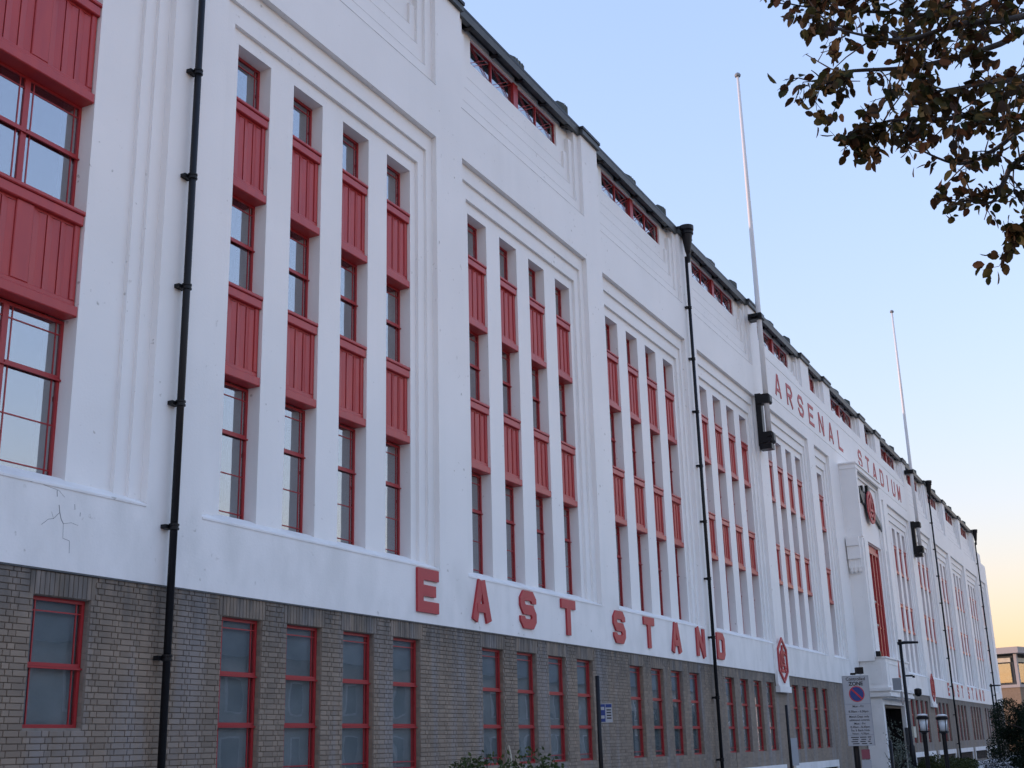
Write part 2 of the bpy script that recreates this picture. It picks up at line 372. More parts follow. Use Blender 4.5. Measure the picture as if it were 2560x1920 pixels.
# stepped panels under the eaves, each with its strip window
tops = []
for i, u in enumerate(four):
    c = u+1.5*PS+SW/2; hi = 1 if i in (4, 5) else 0
    zz = (14.70, 14.90, 15.06, 15.2) if hi else (13.613, 13.97, 14.40, 14.79)
    for h, z, y in zip((3.354, 3.09, 2.88, 2.67), zz, (11.857, 11.92, 11.98, 12.04)): R.append((c-h, c+h, z, ZT, y, 0))
    for sgn in (-1, 1):
        for h0, h1, z in ((2.67, 2.88, 15.31), (2.88, 3.09, 15.75)):
            R.append((min(c+sgn*h0, c+sgn*h1), max(c+sgn*h0, c+sgn*h1), z, ZT, 12.04, 0))
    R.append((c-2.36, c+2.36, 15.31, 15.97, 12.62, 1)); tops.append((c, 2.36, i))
for c0, h in ((narrow[0]+.55, .87), (narrow[1]+.3, .87), (CX, 2.75)):
    R.append((c0-h-.5, c0+h+.5, 14.9, ZT, 11.90, 0)); R.append((c0-h-.25, c0+h+.25, 15.1, ZT, 12.04, 0)); R.append((c0-h, c0+h, 15.31, 15.97, 12.62, 1)); tops.append((c0, h, 99))
# the lettered frieze over the entrance is ruled off by two fine grooves
for z in (14.42, 12.93): R.append((44.9, 2*CX-44.9, z, z+.045, 11.765, 0))
# the end blocks step down
for x0, x1, z in ((XL, 9.2, 14.0), (9.2, 12.1, 14.7), (2*CX-12.1, 2*CX-9.2, 14.7), (2*CX-9.2, XR, 14.0)): R.append((x0, x1, z, ZT, None, 0))
relief(R).build('white_wall', ['white', 'interior'], stand)

# weathered sill under each recess
def sill(x0, x1): b = MB(); b.prismx([(11.738, 3.235), (11.738, 3.262), (12.08, 3.45), (12.3, 3.45), (12.3, 3.235)][::-1], x0, x1); b.build('window_sill', 'white', stand)
for u in four: sill(u-.64, u+3*PS+SW+.64)
sill(narrow[0]-1.14, narrow[0]+SW+.74); sill(narrow[1]-.74, narrow[1]+SW+1.14)
for c in ends: sill(c-2.15, c+2.15)

# grime lines along the ledges of the stepped panels and the frieze grooves
b = MB()
for i, u in enumerate(four):
    if i in (4, 5): continue
    c = u+1.5*PS+SW/2
    for h, z, y, t in ((3.354, 13.613, 11.75, .016), (3.09, 13.97, 11.857, .007), (2.88, 14.40, 11.92, .007), (2.67, 14.79, 11.98, .007)): b.box(c-h, c+h, y-.003, y+.01, z-t, z-.001)
b.build('grime_line', 'grime', stand, kind='stuff')

# hairline cracks in the render near the corner
b = MB()
def crack(pts, w=.010):
    w *= .65
    for (x0, z0), (x1, z1) in zip(pts, pts[1:]):
        d = Vector((x1-x0, z1-z0)); nn = Vector((-d.y, d.x)).normalized()*w/2
        b.add([(x0-nn.x, 11.7485, z0-nn.y), (x1-nn.x, 11.7485, z1-nn.y), (x1+nn.x, 11.7485, z1+nn.y), (x0+nn.x, 11.7485, z0+nn.y)], [(0, 1, 2, 3)])
crack([(10.77, 3.02), (10.79, 2.93), (10.82, 2.85), (10.86, 2.80)], .016); crack([(10.79, 2.93), (10.70, 2.84), (10.62, 2.82), (10.52, 2.74)], .008)
crack([(10.86, 2.80), (10.87, 2.62), (10.98, 2.60), (10.99, 2.45)], .008); crack([(10.86, 2.80), (10.99, 2.83), (11.10, 2.81)], .006); crack([(10.70, 2.84), (10.66, 2.92)], .006)
crack([(11.02, 3.07), (11.03, 3.0)], .012); crack([(11.12, 2.98), (11.12, 2.93)], .012); crack([(10.72, 3.2), (10.73, 3.12)], .014); crack([(10.3, 3.24), (10.42, 3.25)], .03)
crack([(10.5, 3.23), (10.75, 3.2), (10.85, 3.13)], .006)
b.build('wall_crack', 'crack', stand)

# ---- brick base
BW, BL, BTOP, BBOT = .907, -.086, 1.918, -.33
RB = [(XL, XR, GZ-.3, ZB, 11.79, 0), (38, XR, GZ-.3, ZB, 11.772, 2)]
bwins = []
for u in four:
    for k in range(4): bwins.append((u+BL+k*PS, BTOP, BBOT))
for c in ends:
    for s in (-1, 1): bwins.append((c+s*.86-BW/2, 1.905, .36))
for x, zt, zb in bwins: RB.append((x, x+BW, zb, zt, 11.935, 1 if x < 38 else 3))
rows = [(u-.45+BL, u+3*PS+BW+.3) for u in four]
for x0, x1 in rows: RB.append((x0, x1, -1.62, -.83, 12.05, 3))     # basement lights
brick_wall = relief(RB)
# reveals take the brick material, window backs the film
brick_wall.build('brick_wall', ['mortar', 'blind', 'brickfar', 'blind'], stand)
brick_obj = stand.children[-1]
brick_obj = [o for o in stand.children if o.name.startswith('brick_wall')][0]

# individual bricks in Flemish bond near the camera, soldier courses over the openings
BX0, BX1 = 9.3, 37.9
holes = [(x, x+BW, zb, zt) for x, zt, zb in bwins if x < 40]
sold = [(x-.07, x+BW+.07, zt, zt+.295) for x, zt, zb in bwins if x < 40]
bricks = []
def clear(x0, x1, z0, z1, rects):
    for a, c, e, f in rects:
        if x0 < c-.001 and x1 > a+.001 and z0 < f-.001 and z1 > e+.001: return False
    return True
def clip_add(x0, x1, z0, z1):
    segs = [(x0, x1)]
    for a, c, e, f in holes+sold:
        if z0+.02 < f and z1-.02 > e:
            ns = []
            for s0, s1 in segs:
                if s1 <= a or s0 >= c: ns.append((s0, s1)); continue
                if s0 < a-.03: ns.append((s0, a-.006))
                if s1 > c+.03: ns.append((c+.006, s1))
            segs = ns
    for s0, s1 in segs:
        if s1-s0 > .03: bricks.append((s0, s1, z0, z1))
z = GZ+.07; r = 0
zrow = ZB-.008-.067
while zrow > -1.2:
    x = BX0-(.17 if r % 2 else 0); st = r % 2
    while x < BX1:
        w = .215 if st == 0 else .1025
        clip_add(x, min(x+w, BX1), zrow, zrow+.066); x += w+.0095; st = 1-st
    zrow -= .0755; r += 1
for a, c, e, f in sold:
    n = int(round((c-a)/.0745)); w = (c-a)/n
    for k in range(n): bricks.append((a+k*w+.004, a+(k+1)*w-.004, e+.004, f-.006))
bricks.sort(key=lambda q: (q[0] > 13.2 and 1 or 0, abs(q[0]-10.9), -q[2]))
near = [q for q in bricks if 9.85 < q[0] < 12.6 and q[2] > .2][:300]
ns = set(near)
mesh_cache = {}
def brick_shape(b, x0, x1, z0, z1, y0): b.cbox(x0, x1, y0, 11.80, z0, z1, .006)
for q in near:
    w, h = round(q[1]-q[0], 3), round(q[3]-q[2], 3)
    me = mesh_cache.get((w, h))
    loc = Vector((q[0], 11.79+random.uniform(-.002, .003), q[2]))-world_loc(brick_obj)
    if me is None:
        bb = MB(); bb.cbox(0, w, -.0185, .009, 0, h, .005)
        o = bb.build('brick', 'brick', None, origin=(0, 0, 0)); mesh_cache[(w, h)] = o.data
    else:
        o = bpy.data.objects.new('brick', me); COL.objects.link(o)
    o.parent = brick_obj; o.location = loc
b = MB()
for q in bricks:
    if q in ns: continue
    y = 11.7715+random.uniform(-.002, .003)
    if q[0] < 24: b.cbox(q[0], q[1], y, 11.799, q[2], q[3], .005)
    else: b.box(q[0], q[1], y, 11.799, q[2], q[3])
# reveals of the near openings are brick as well
for a, c, e, f in holes:
    zz = e
    while zz < f-.02:
        h = min(.066, f-zz); b.box(a-.05, a+.004, 11.80, 11.93, zz, zz+h); b.box(c-.004, c+.05, 11.80, 11.93, zz, zz+h); zz += .0755
    b.box(a-.02, c+.02, 11.80, 11.93, f-.004, f+.05)
o = b.build('brickwork', 'brick', brick_obj); tag(o, kind='stuff')
# sloping brick sills of the two corner windows and a dark strip painting in the shade under the render's overhang
b = MB(); b.box(XL, XR, 11.752, 11.79, ZB-.022, ZB-.0005); b.build('overhang_shade_strip', 'iron', stand)

# ---- windows
YG = 12.24
def frame_mesh(b, x0, x1, z0, z1, y, thick, thin_v, thin_h, fw=.045, margin=.115, bw=.016, d=.05):
    b.box(x0, x0+fw, y, y+d, z0, z1); b.box(x1-fw, x1, y, y+d, z0, z1); b.box(x0+fw, x1-fw, y, y+d, z0, z0+fw); b.box(x0+fw, x1-fw, y, y+d, z1-fw, z1)
    for zt in thick: b.box(x0+fw, x1-fw, y-.012, y+d, zt-.022, zt+.022); b.box(x0, x1, y-.03, y-.004, zt-.048, zt-.026)
    for zt in thin_h: b.box(x0+fw, x1-fw, y+.012, y+.034, zt-bw/2, zt+bw/2)
    if thin_v:
        for xx in (x0+fw+margin-.045, x1-fw-margin+.045): b.box(xx-bw/2, xx+bw/2, y+.014, y+.032, z0+fw, z1-fw)
    # stays and hinges
    b.box(x1-fw-.004, x1-fw+.012, y-.012, y, (z0+z1)/2-.03, (z0+z1)/2+.03)
WIN = dict(lower=(3.44, 5.60, (4.81,), (5.40, 4.16, 3.56)), middle=(7.12, 8.80, (8.02,), (8.62, 7.28)), upper=(10.38, 11.36, (), (11.2,)))
protos = {}
def window_at(kind, x0, w, z0, z1, y, thick, thin, near_, gl):
    key = (kind, round(w, 3), near_)
    if key not in protos:
        b = MB(); frame_mesh(b, 0, w, z0, z1, y, thick, True, thin)
        if not near_: b.m = 1; b.add([(.045, y+.03, z0), (w-.045, y+.03, z0), (w-.045, y+.03, z1), (.045, y+.03, z1)], [(0, 1, 2, 3)])
        wo = b.build('window', ['redframe'] if near_ else ['redframe', gl], stand, origin=(0, y, z0))
        panes = []
        if near_:
            cuts = [z0+.02]+sorted(thick)+[z1-.02]
            for a, c in zip(cuts, cuts[1:]):
                q = MB(); q.box(.03, w-.03, y+.022, y+.028, a+.015, c-.015); panes.append(q.build('pane', gl, wo, origin=(0, y, z0)))
        protos[key] = (wo, panes)
        wo.location = Vector((x0, y, z0))-world_loc(stand); return wo
    wo, panes = protos[key]
    c = dup(wo, stand, Vector((x0, y, z0))-world_loc(stand))
    for p in panes: dup(p, c)
    return c
for x0, x1 in slots:
    wide = x1-x0 > 1.2; nr = x0 < 44
    for kind, (z0, z1, thick, thin) in WIN.items():
        if wide:
            h = (x1-x0)/2
            for s in (0, 1): window_at(kind, x0+s*h, h, z0, z1, YG, thick, thin, nr, 'glass')
        else: window_at(kind, x0, x1-x0, z0, z1, YG, thick, thin, nr, 'glass')
for x, zt, zb in bwins:
    nr = x < 44
    if zb > 0: window_at('corner', x+.01, BW-.02, zb, zt-.004, 11.865, (1.10,), (zt-.17,), nr, 'glasslow')
    else: window_at('ground', x+.01, BW-.02, zb, zt-.004, 11.865, (1.13, .42), (zt-.15, zb+.14), nr, 'glasslow')

# ---- red timber spandrels between the windows
def spandrel(z0, z1, w, xs, near_):
    """xs: list of plank edges (x,x) ; returns root part and planks, built at x=0"""
    b = MB(); y = 12.09
    b.box(.012, w-.012, y+.03, y+.17, z0+.1, z1-.05)                                        # backing
    b.cbox(-.004+.01, w-.006, y-.075, y+.17, z1-.21, z1-.065, .012); b.cbox(0.002, w-.002, y-.10, y+.17, z1-.062, z1, .014)   # moulded cap
    b.cbox(.002, w-.002, y-.085, y+.17, z0, z0+.145, .012); b.cbox(.012, w-.012, y-.03, y+.16, z0+.148, z0+.23, .01)          # bottom rail
    e = [.012]+[v for p in xs for v in p]+[w-.012]
    for i in range(0, len(e), 2): b.cbox(e[i], e[i+1], y-.03, y+.1, z0+.231, z1-.212, .01)                                   # stiles
    pl = []
    for p in xs:
        n = max(1, int(round((p[1]-p[0])/.2)));
        n = 3; ww = (p[1]-p[0])/n
        for k in range(n): pl.append((p[0]+k*ww+.004, p[0]+(k+1)*ww-.004, z0+.232, z1-.25))
        b.box(p[0]+.001, p[1]-.001, y-.005, y+.02, z1-.245, z1-.213)
    if not near_:
        for a, c, e0, f in pl: b.cbox(a, c, y, y+.03, e0, f, .008)
    root = b.build('spandrel_panel', 'red', stand, origin=(0, y, z0)); planks = []
    if near_:
        for a, c, e0, f in pl:
            q = MB()
            # a shallow hollow board
            q.add([(a, y-.018, e0), ((a+c)/2, y+.008, e0), (c, y-.004, e0), (c, y+.03, e0), (a, y+.03, e0), (a, y-.018, f), ((a+c)/2, y+.008, f), (c, y-.004, f), (c, y+.03, f), (a, y+.03, f)],
                  [(0, 1, 6, 5), (1, 2, 7, 6), (2, 3, 8, 7), (4, 0, 5, 9), (5, 6, 7, 8, 9), (4, 3, 2, 1, 0)])
            planks.append(q.build('plank', 'red', root, origin=(0, y, z0)))
    return root, planks
sp = {}
def place_spandrel(key, args, x0, z0):
    loc = Vector((x0, 12.09, z0))-world_loc(stand)
    if key not in sp: sp[key] = spandrel(*args); sp[key][0].location = loc; return
    r_, pl = sp[key]; c = dup(r_, stand, loc)
    for p in pl: dup(p, c)
for x0, x1 in slots:
    w = x1-x0; nr = x0 < 46
    for z0, z1 in ((5.62, 7.14), (8.80, 10.40)):
        xs = [(.105, w-.105)] if w < 1.2 else [(.11, w/2-.14), (w/2+.14, w-.11)]
        place_spandrel((z0, round(w, 2), nr), (z0, z1, w, xs, nr), x0, z0)

# ---- strip windows under the eaves with crossed bars
for c, h, i in tops:
    b = MB(); y = 12.075; z0, z1 = 15.312, 15.968
    frame_mesh(b, c-h, c+h, z0, z1, y+.02, (), False, (), .03, d=.03)
    b.box(c-.12, c+.12, y-.03, y+.05, z0, z1)
    for s in (-1, 1):
        a0, a1 = (c+.12, c+h-.04) if s > 0 else (c-h+.04, c-.12)
        mid = (a0+a1)/2; b.box(mid-.022, mid+.022, y+.015, y+.047, z0+.03, z1-.03)
        for l0, l1 in ((a0, mid-.03), (mid+.03, a1)):
            zc = (z0+z1)/2
            for k, (dx, q) in enumerate(((.0, 1), (.16, 1), (.0, -1), (.16, -1))):
                xa, xb = l0+dx*(1 if q > 0 else 1), l1-.16+dx
                za, zb = (z0+.05, z1-.05) if q > 0 else (z1-.05, z0+.05)
                b.stroke([(xa, za), (xb, zb)], .014, y+.030+.003*k, y+.036+.003*k)
    wo = b.build('top_window', 'redframe', stand)
    for a0, a1 in ((c-h+.03, c-.1), (c+.1, c+h-.03)):
        q = MB(); q.box(a0, a1, y+.048, y+.054, z0+.03, z1-.03); q.build('pane', 'glass', wo)

# ---- eaves: coping on the piers, gutters on brackets between them, roof behind
pil = []
allb = sorted([(u-.649, u+3*PS+SW+.649) for u in four])
edges = [12.272]
for a, c in allb: edges += [a, c]
edges.append(2*CX-12.272)
piers = []; spans = []
cc = sorted([(c-3.354, c+3.354) if i != 99 else (c-h-.5, c+h+.5) for c, h, i in tops])
px = 12.1
for a, c in cc:
    piers.append((px, a)); spans.append((a, c)); px = c
piers.append((px, 2*CX-12.1))
for a, c in piers:
    b = MB(); b.box(a-.04, c+.04, 11.665, 12.4, 16.03, 16.18); cop = b.build('coping', 'gutter', stand)
    b = MB(); b.box(a-.055, c+.055, 11.64, 12.4, 16.182, 16.262); b.build('coping_edge', 'black', cop)
for k, (a, c) in enumerate(spans):
    b = MB(); b.prismx([(11.775, 16.02), (11.76, 16.20), (11.92, 16.20), (11.905, 16.02)], a+.045, c-.045)
    g = b.build('gutter', 'gutter', stand)
    b = MB(); b.box(a+.045, c-.045, 11.755, 12.3, 16.203, 16.275); b.build('gutter_lip', 'black', g)
    b = MB(); b.box(a+.05, c-.05, 11.91, 12.3, 16.135, 16.2); b.build('eaves_board', 'black', g)
    n = max(2, int(round((c-a)/1.35)))
    for j in range(n):
        xx = a+(j+.5)*(c-a)/n
        b = MB(); b.prismx([(11.80, 15.985), (11.80, 16.018), (12.03, 16.13), (12.03, 16.02)][::-1], xx-.07, xx+.07); b.build('bracket', 'black', g)
b = MB()
b.prismx([(12.28, 16.262), (24, 20.6), (36, 16.3), (36, 16.0), (12.28, 16.0)][::-1], 12.15, 2*CX-12.15)
roof = b.build('roof', 'lead', stand)
b = MB(); b.box(XL+.05, XR-.05, 12.65, 36, GZ-.2, 15.99); b.build('rear_block', 'terrace', stand)  # unseen body of the stand, added to block sun from behind
for a, c in spans:
    if c-a < 3: continue
    for f, w, zt in ((.555, .5, 16.95), (.972, .3, 17.06)):
        xx = a+(c-a)*f; b = MB(); y0 = 12.08
        b.prismx([(y0, 16.25), (y0, zt-.12), (y0+.16, zt), (y0+.5, zt), (y0+.5, 16.25)][::-1], xx-w/2, xx+w/2)
        for q in (-.3, 0, .3): b.box(xx+q*w-.012, xx+q*w+.012, y0-.012, y0+.1, 16.3, zt-.11)
        b.build('roof_vent', 'lead', stand)

# ---- entrance portal
P0 = 10.98; PX0, PX1 = 57.17, 62.98; PC = (PX0+PX1)/2
RP = [(PX0, PX1, 3.3, 12.33, P0, 0)]
RP += [(PX0+.28, PX1-.55, 8.85, 11.95, P0+.09, 0), (PX0+.5, PX1-.75, 8.85, 11.80, P0+.16, 0)]
RP += [(58.3, 62.35, 3.3, 8.95, P0+.12, 0), (58.55, 62.1, 3.3, 8.9, P0+.22, 0), (58.85, 61.83, 3.6, 8.86, P0+.42, 1)]
RP += [(PX0, PX0+.32, 3.3, 8.9, P0+.05, 0), (PX1-.32, PX1, 3.3, 8.9, P0+.05, 0)]
rp = relief(RP)
rp.v = [(x, min(y, 12.0) if False else y, z) for x, y, z in rp.v]
portal = rp.build('portal', ['white', 'interior'], stand)
b = MB(); b.box(PX0-.06, PX1+.06, P0-.05, 11.9, 12.331, 12.40); b.box(PX0-.03, PX1+.03, P0-.025, 11.9, 12.10, 12.15); b.box(PX0-.03, PX0+.02, P0+.05, 11.9, 8.86, 8.95); b.box(PX1-.02, PX1+.03, P0+.05, 11.9, 8.86, 8.95); b.build('cornice', 'white', portal)
for x0, s in ((PX0, -1), (PX1, 1)):                               # fluted corbels with a rounded drop
    b = MB()
    for k, (d, z0, z1) in enumerate(((.34, 8.45, 8.85), (.28, 7.85, 8.445), (.2, 7.45, 7.845))):
        b.box(min(x0, x0+s*d), max(x0, x0+s*d), P0+.14, P0+.72, z0, z1)
    for k in range(3): b.lathe((x0+s*.1, P0+.25+k*.18, 0), [(.02, 7.2), (.09, 7.3), (.11, 7.45), (.11, 8.2), (.1, 8.44)], 10)
    b.build('corbel', 'white', portal)
b = MB(); y = P0+.30
b.box(58.86, 61.82, y, y+.1, 8.62, 8.85); b.box(58.86, 61.82, y-.06, y+.1, 8.45, 8.61)
for xx in (58.95, 59.6, 60.34, 61.08, 61.73): b.box(xx-.07, xx+.07, y-.05, y+.1, 3.6, 8.44)
for zz in (6.1, 5.0): b.box(58.9, 61.8, y-.0, y+.08, zz-.03, zz+.03)
b.box(61.78, 61.825, P0+.23, P0+.41, 3.6, 8.85); b.box(58.855, 58.9, P0+.23, P0+.41, 3.6, 8.85)
pw = b.build('tall_window', 'red', portal)
for a, c in ((59.02, 59.53), (59.67, 60.27), (60.41, 61.01), (61.15, 61.66)):
    b = MB(); b.box(a, c, y+.05, y+.06, 3.6, 8.4); b.build('pane', 'glass', pw)
b = MB(); b.box(58.87, 59.5, y-.16, y-.03, 6.06, 6.14); b.box(58.87, 59.5, y-.16, y-.03, 4.98, 5.06); b.build('open_light', 'zinc', pw)
# porch
Q0 = 10.6; QX0, QX1 = 57.3, 63.0
b = MB()
b.box(QX0, QX1, Q0, 11.74, 2.12, 3.40); b.box(QX0-.05, QX1+.05, Q0-.05, 11.72, 3.40, 3.47)
b.box(QX0-.14, QX1+.14, Q0-.14, 11.72, 1.98, 2.119); b.box(QX0-.06, QX1+.06, Q0-.06, 11.72, 1.86, 1.979); b.box(QX0-.10, QX1+.10, Q0-.10, 11.72, 1.74, 1.859); b.box(QX0+.06, QX1-.06, Q0+.06, 11.72, 1.66, 1.739)
for s0, s1 in ((QX0+.5, QX1-.5),):
    b.box(s0, s1, Q0-.02, Q0, 3.16, 3.22); b.box(s0, s1, Q0-.02, Q0, 2.3, 2.36); b.box(s0, s0+.06, Q0-.02, Q0, 2.36, 3.16); b.box(s1-.06, s1, Q0-.02, Q0, 2.36, 3.16)
b.box(QX0-.02, QX0, Q0+.2, 11.6, 3.16, 3.22); b.box(QX0-.02, QX0, Q0+.2, 11.6, 2.3, 2.36); b.box(QX0-.02, QX0, Q0+.2, Q0+.26, 2.36, 3.16)
b.box(57.32, 57.70, 10.92, 11.1, GZ-.3, 1.655); b.box(57.32, 57.5, 11.1, 11.74, GZ-.3, 1.655); b.box(62.6, 62.98, 10.92, 11.1, GZ-.3, 1.655); b.box(62.8, 62.98, 11.1, 11.74, GZ-.3, 1.655); b.box(57.70, 62.6, 10.94, 11.1, 1.42, 1.654)
porch = b.build('porch', 'white', stand)
b = MB()
b.box(57.51, 62.79, 11.65, 11.7, GZ-.1, 1.3); b.box(62.70, 62.79, 11.11, 11.649, GZ-.1, 1.3); b.box(57.51, 57.6, 11.11, 11.649, GZ-.1, 1.3)  # black back and side linings paint in the shade of the deep vestibule
for k in range(9): b.box(57.8+k*.56, 57.86+k*.56, 11.56, 11.649, GZ, .95)
b.build('doors_and_shade_lining', 'black', porch)
b = MB(); b.box(57.505, 62.795, 11.105, 11.735, 1.302, 1.40); b.build('porch_ceiling', 'stone', porch)
for q in ((57.725, 57.8), (62.4, 62.495)): b = MB(); b.box(*q, 10.85, 10.99, GZ, .42); b.build('gate', 'iron', porch)
b = MB(); b.box(PX0-.05, PX0+.12, 10.74, 10.95, 3.475, 3.7); b.build('floodlight', 'black', porch)

# ---- pale lintels and bars of the basement lights
for x0, x1 in rows:
    b = MB(); b.box(x0-.18, x1+.18, 11.70, 11.79, -1.05, -.80); b.box(x0-.18, x0, 11.71, 11.79, -1.62, -1.051); b.box(x1, x1+.18, 11.71, 11.79, -1.62, -1.051)
    bl = b.build('basement_window', 'white', stand)
    b = MB()
    for k in range(7):
        xx = x0+(k+.5)*(x1-x0)/7; b.box(xx-.25, xx-.17, 11.85, 11.93, -1.6, -1.06); b.box(xx+.17, xx+.25, 11.85, 11.93, -1.6, -1.06)
    b.build('window_bars', 'iron', bl)

# ------------------------------------------------------------------ lettering
def letter(b, ch, x, z, w, h, t, y0, y1):
    """block capital in the box x..x+w, z..z+h, stroke t"""
    q = t/2; d = .003; c = min(w, h)*.26
    S = lambda pts, k=0, cl=False: b.stroke([(x+px_, z+pz_) for px_, pz_ in pts], t, y0-k*d, y1, cl)
    B = lambda a, e, f, g, k=0: b.box(x+a, x+e, y0-k*d, y1, z+f, z+g)
    if ch == 'E': B(0, t, 0, h); B(t, w, h-t, h); B(t, w*.86, h/2-q, h/2+q); B(t, w, 0, t)
    elif ch == 'T': B(0, w, h-t, h); B(w/2-q, w/2+q, 0, h-t)
    elif ch == 'L': B(0, t, 0, h); B(t, w, 0, t)
    elif ch == 'I': B(0, t, 0, h)
    elif ch == 'S': S([(w-q, h*.68), (w-q, h-c), (w-c, h-q), (c, h-q), (q, h-c), (q, h/2+c*.55), (c, h/2), (w-c, h/2), (w-q, h/2-c*.55), (w-q, c), (w-c, q), (c, q), (q, c), (q, h*.32)])
    elif ch == 'A': S([(q*.9, 0), (w/2-q*.25, h)], 0); S([(w-q*.9, 0), (w/2+q*.25, h)], 1); B(w*.24, w*.76, h*.22, h*.22+t*.8, 2)
    elif ch == 'N': B(0, t, 0, h); B(w-t, w, 0, h); S([(q, h), (w-q, 0)], 1)
    elif ch == 'D': S([(q, q), (q, h-q), (w-c, h-q), (w-q, h-c), (w-q, c), (w-c, q)], 0, True)
    elif ch == 'U': S([(q, h), (q, c), (c, q), (w-c, q), (w-q, c), (w-q, h)])
    elif ch == 'R': B(0, t, 0, h); S([(t, h-q), (w-c, h-q), (w-q, h-c), (w-q, h/2+c*.6), (w-c, h/2), (t, h/2)], 1); S([(w*.5, h/2-q), (w-q, 0)], 2)
    elif ch == 'M': B(0, t, 0, h); B(w-t, w, 0, h); S([(q, h), (w/2, h*.25), (w-q, h)], 1)
def sign(name, label, cat, word, xs, z, w, h, t, dp=.045):
    root = thing(name, (xs[0], 11.75, z), label, cat)
    for ch, x in zip(word.replace(' ', ''), xs):
        b = MB(); letter(b, ch, x, z, w if ch != 'I' else t, h, t, 11.749-dp, 11.749); b.build('letter', 'redletter', root)
    return root
E1 = [19.2, 21.28, 23.36, 25.43, 28.48, 30.55, 32.64, 34.75, 36.65]
sign('wall_lettering', 'big red raised capitals spelling EAST STAND on the white band nearer the camera', 'lettering', 'EAST STAND', E1, 2.41, .76, .80, .205)
sign('wall_lettering', 'small distant red capitals spelling EAST STAND on the white band beyond the entrance porch', 'lettering', 'EAST STAND', [x+63.95 for x in E1], 2.41, .70, .80, .17, .012)
A1 = [46.62, 48.42, 50.25, 52.05, 53.9, 55.75, 57.7, 62.2, 64.1, 65.85, 67.8, 69.85, 71.2, 72.9]
sign('frieze_lettering', 'row of red capitals along the high frieze under the eaves over the entrance', 'lettering', 'ARSENAL STADIUM', A1, 13.22, .90, .92, .14, .02)

# ------------------------------------------------------------------ hexagon plaques and gun crest
def plaque(cx, label):
    root = thing('plaque', (cx, 11.75, 1.6), label, 'plaque', 'hexagon badge plaques on the white band')
    b = MB(); b.box(cx-.75, cx+.75, 11.655, 11.748, 1.85, 3.25); b.box(cx-.75, cx+.75, 11.6, 11.765, 1.6, 1.80); b.box(cx-.70, cx+.70, 11.64, 11.76, 1.801, 1.849)
    b.build('backing', 'white', root)
    b = MB(); hx = [(cx+math.sin(math.pi/3*k)*.62*(1 if True else 1), 2.71+math.cos(math.pi/3*k)*.74) for k in range(6)]
    b.stroke(hx, .09, 11.60, 11.653, True); b.build('hexagon', 'redletter', root)
    b = MB()                                                       # ball with a capital A set over a C
    b.stroke([(cx+.30*math.cos(a), 2.68+.36*math.sin(a)) for a in np.linspace(.75, 2*math.pi-.75, 14)], .085, 11.61, 11.652)
    b.stroke([(cx-.24, 2.28), (cx, 3.22)], .075, 11.605, 11.652); b.stroke([(cx+.24, 2.28), (cx, 3.22)], .075, 11.602, 11.651); b.box(cx-.14, cx+.14, 11.599, 11.65, 2.5, 2.57)
    b.stroke([(cx+.02+.1*math.cos(a), 2.72+.1*math.sin(a)) for a in np.linspace(0, 2*math.pi, 10, endpoint=False)], .05, 11.596, 11.649, True)
    b.stroke([(cx+.25, 3.0), (cx+.42, 2.88)], .06, 11.612, 11.65); b.stroke([(cx+.22, 2.42), (cx+.42, 2.5)], .06, 11.611, 11.65)
    b.build('monogram', 'redletter', root)
plaque(43.78, 'white plaque with red hexagon badge between EAST STAND and the entrance, overlapping the brickwork')
plaque(2*CX-43.78, 'small far white plaque with red hexagon badge just beyond the entrance porch')
cr = thing('gun_crest', (59.75, P0+.16, 10.0), 'grey cannon and red roundel crest fixed high on the white portal', 'crest')
y = P0+.16
b = MB(); b.prism([(58.0, 11.02), (58.3, 10.72), (60.0, 10.5), (62.0, 10.06), (62.45, 9.8), (62.5, 10.02), (62.2, 10.3), (60.2, 10.95), (58.5, 11.3)], y-.12, y-.01); b.build('barrel', 'iron', cr)
b = MB(); b.prism([(57.62, 11.32), (57.7, 10.98), (58.2, 10.62), (58.42, 10.7), (58.0, 11.02), (57.85, 11.3)], y-.16, y-.01); b.prism([(58.45, 11.25), (58.75, 11.18), (58.7, 11.4), (58.5, 11.5)], y-.15, y-.01)
b.prism([(59.6, 11.0), (60.1, 11.0), (60.2, 11.45), (60.0, 11.72), (59.75, 11.72), (59.75, 11.5), (59.6, 11.4)], y-.15, y-.01); b.build('breech', 'black', cr)
b = MB(); c0 = (59.78, 10.62); arc = lambda r, a0, a1, n: [(c0[0]+r*math.cos(a), c0[1]+r*.92*math.sin(a)) for a in np.linspace(a0, a1, n)]
b.stroke(arc(.78, 0, 2*math.pi*19/20, 20), .16, y-.22, y-.165, True); b.stroke(arc(.46, .7, 2*math.pi-.7, 14), .13, y-.225, y-.17)
b.stroke([(c0[0]-.45, c0[1]-.55), (c0[0], c0[1]+.65)], .12, y-.23, y-.172); b.stroke([(c0[0]+.45, c0[1]-.55), (c0[0], c0[1]+.65)], .12, y-.232, y-.173); b.box(c0[0]-.3, c0[0]+.3, y-.234, y-.174, c0[1]-.2, c0[1]-.08)
b.build('monogram', 'redletter', cr)
b = MB(); b.prism([(c0[0]+.72*math.cos(a), c0[1]+.66*math.sin(a)) for a in np.linspace(0, 2*math.pi, 20, endpoint=False)], y-.164, y-.121); b.build('roundel', 'signback', cr)
b = MB(); b.box(57.6, 62.3, P0-.03, P0+.02, 11.96, 12.03); b.build('hood', 'iron', cr)

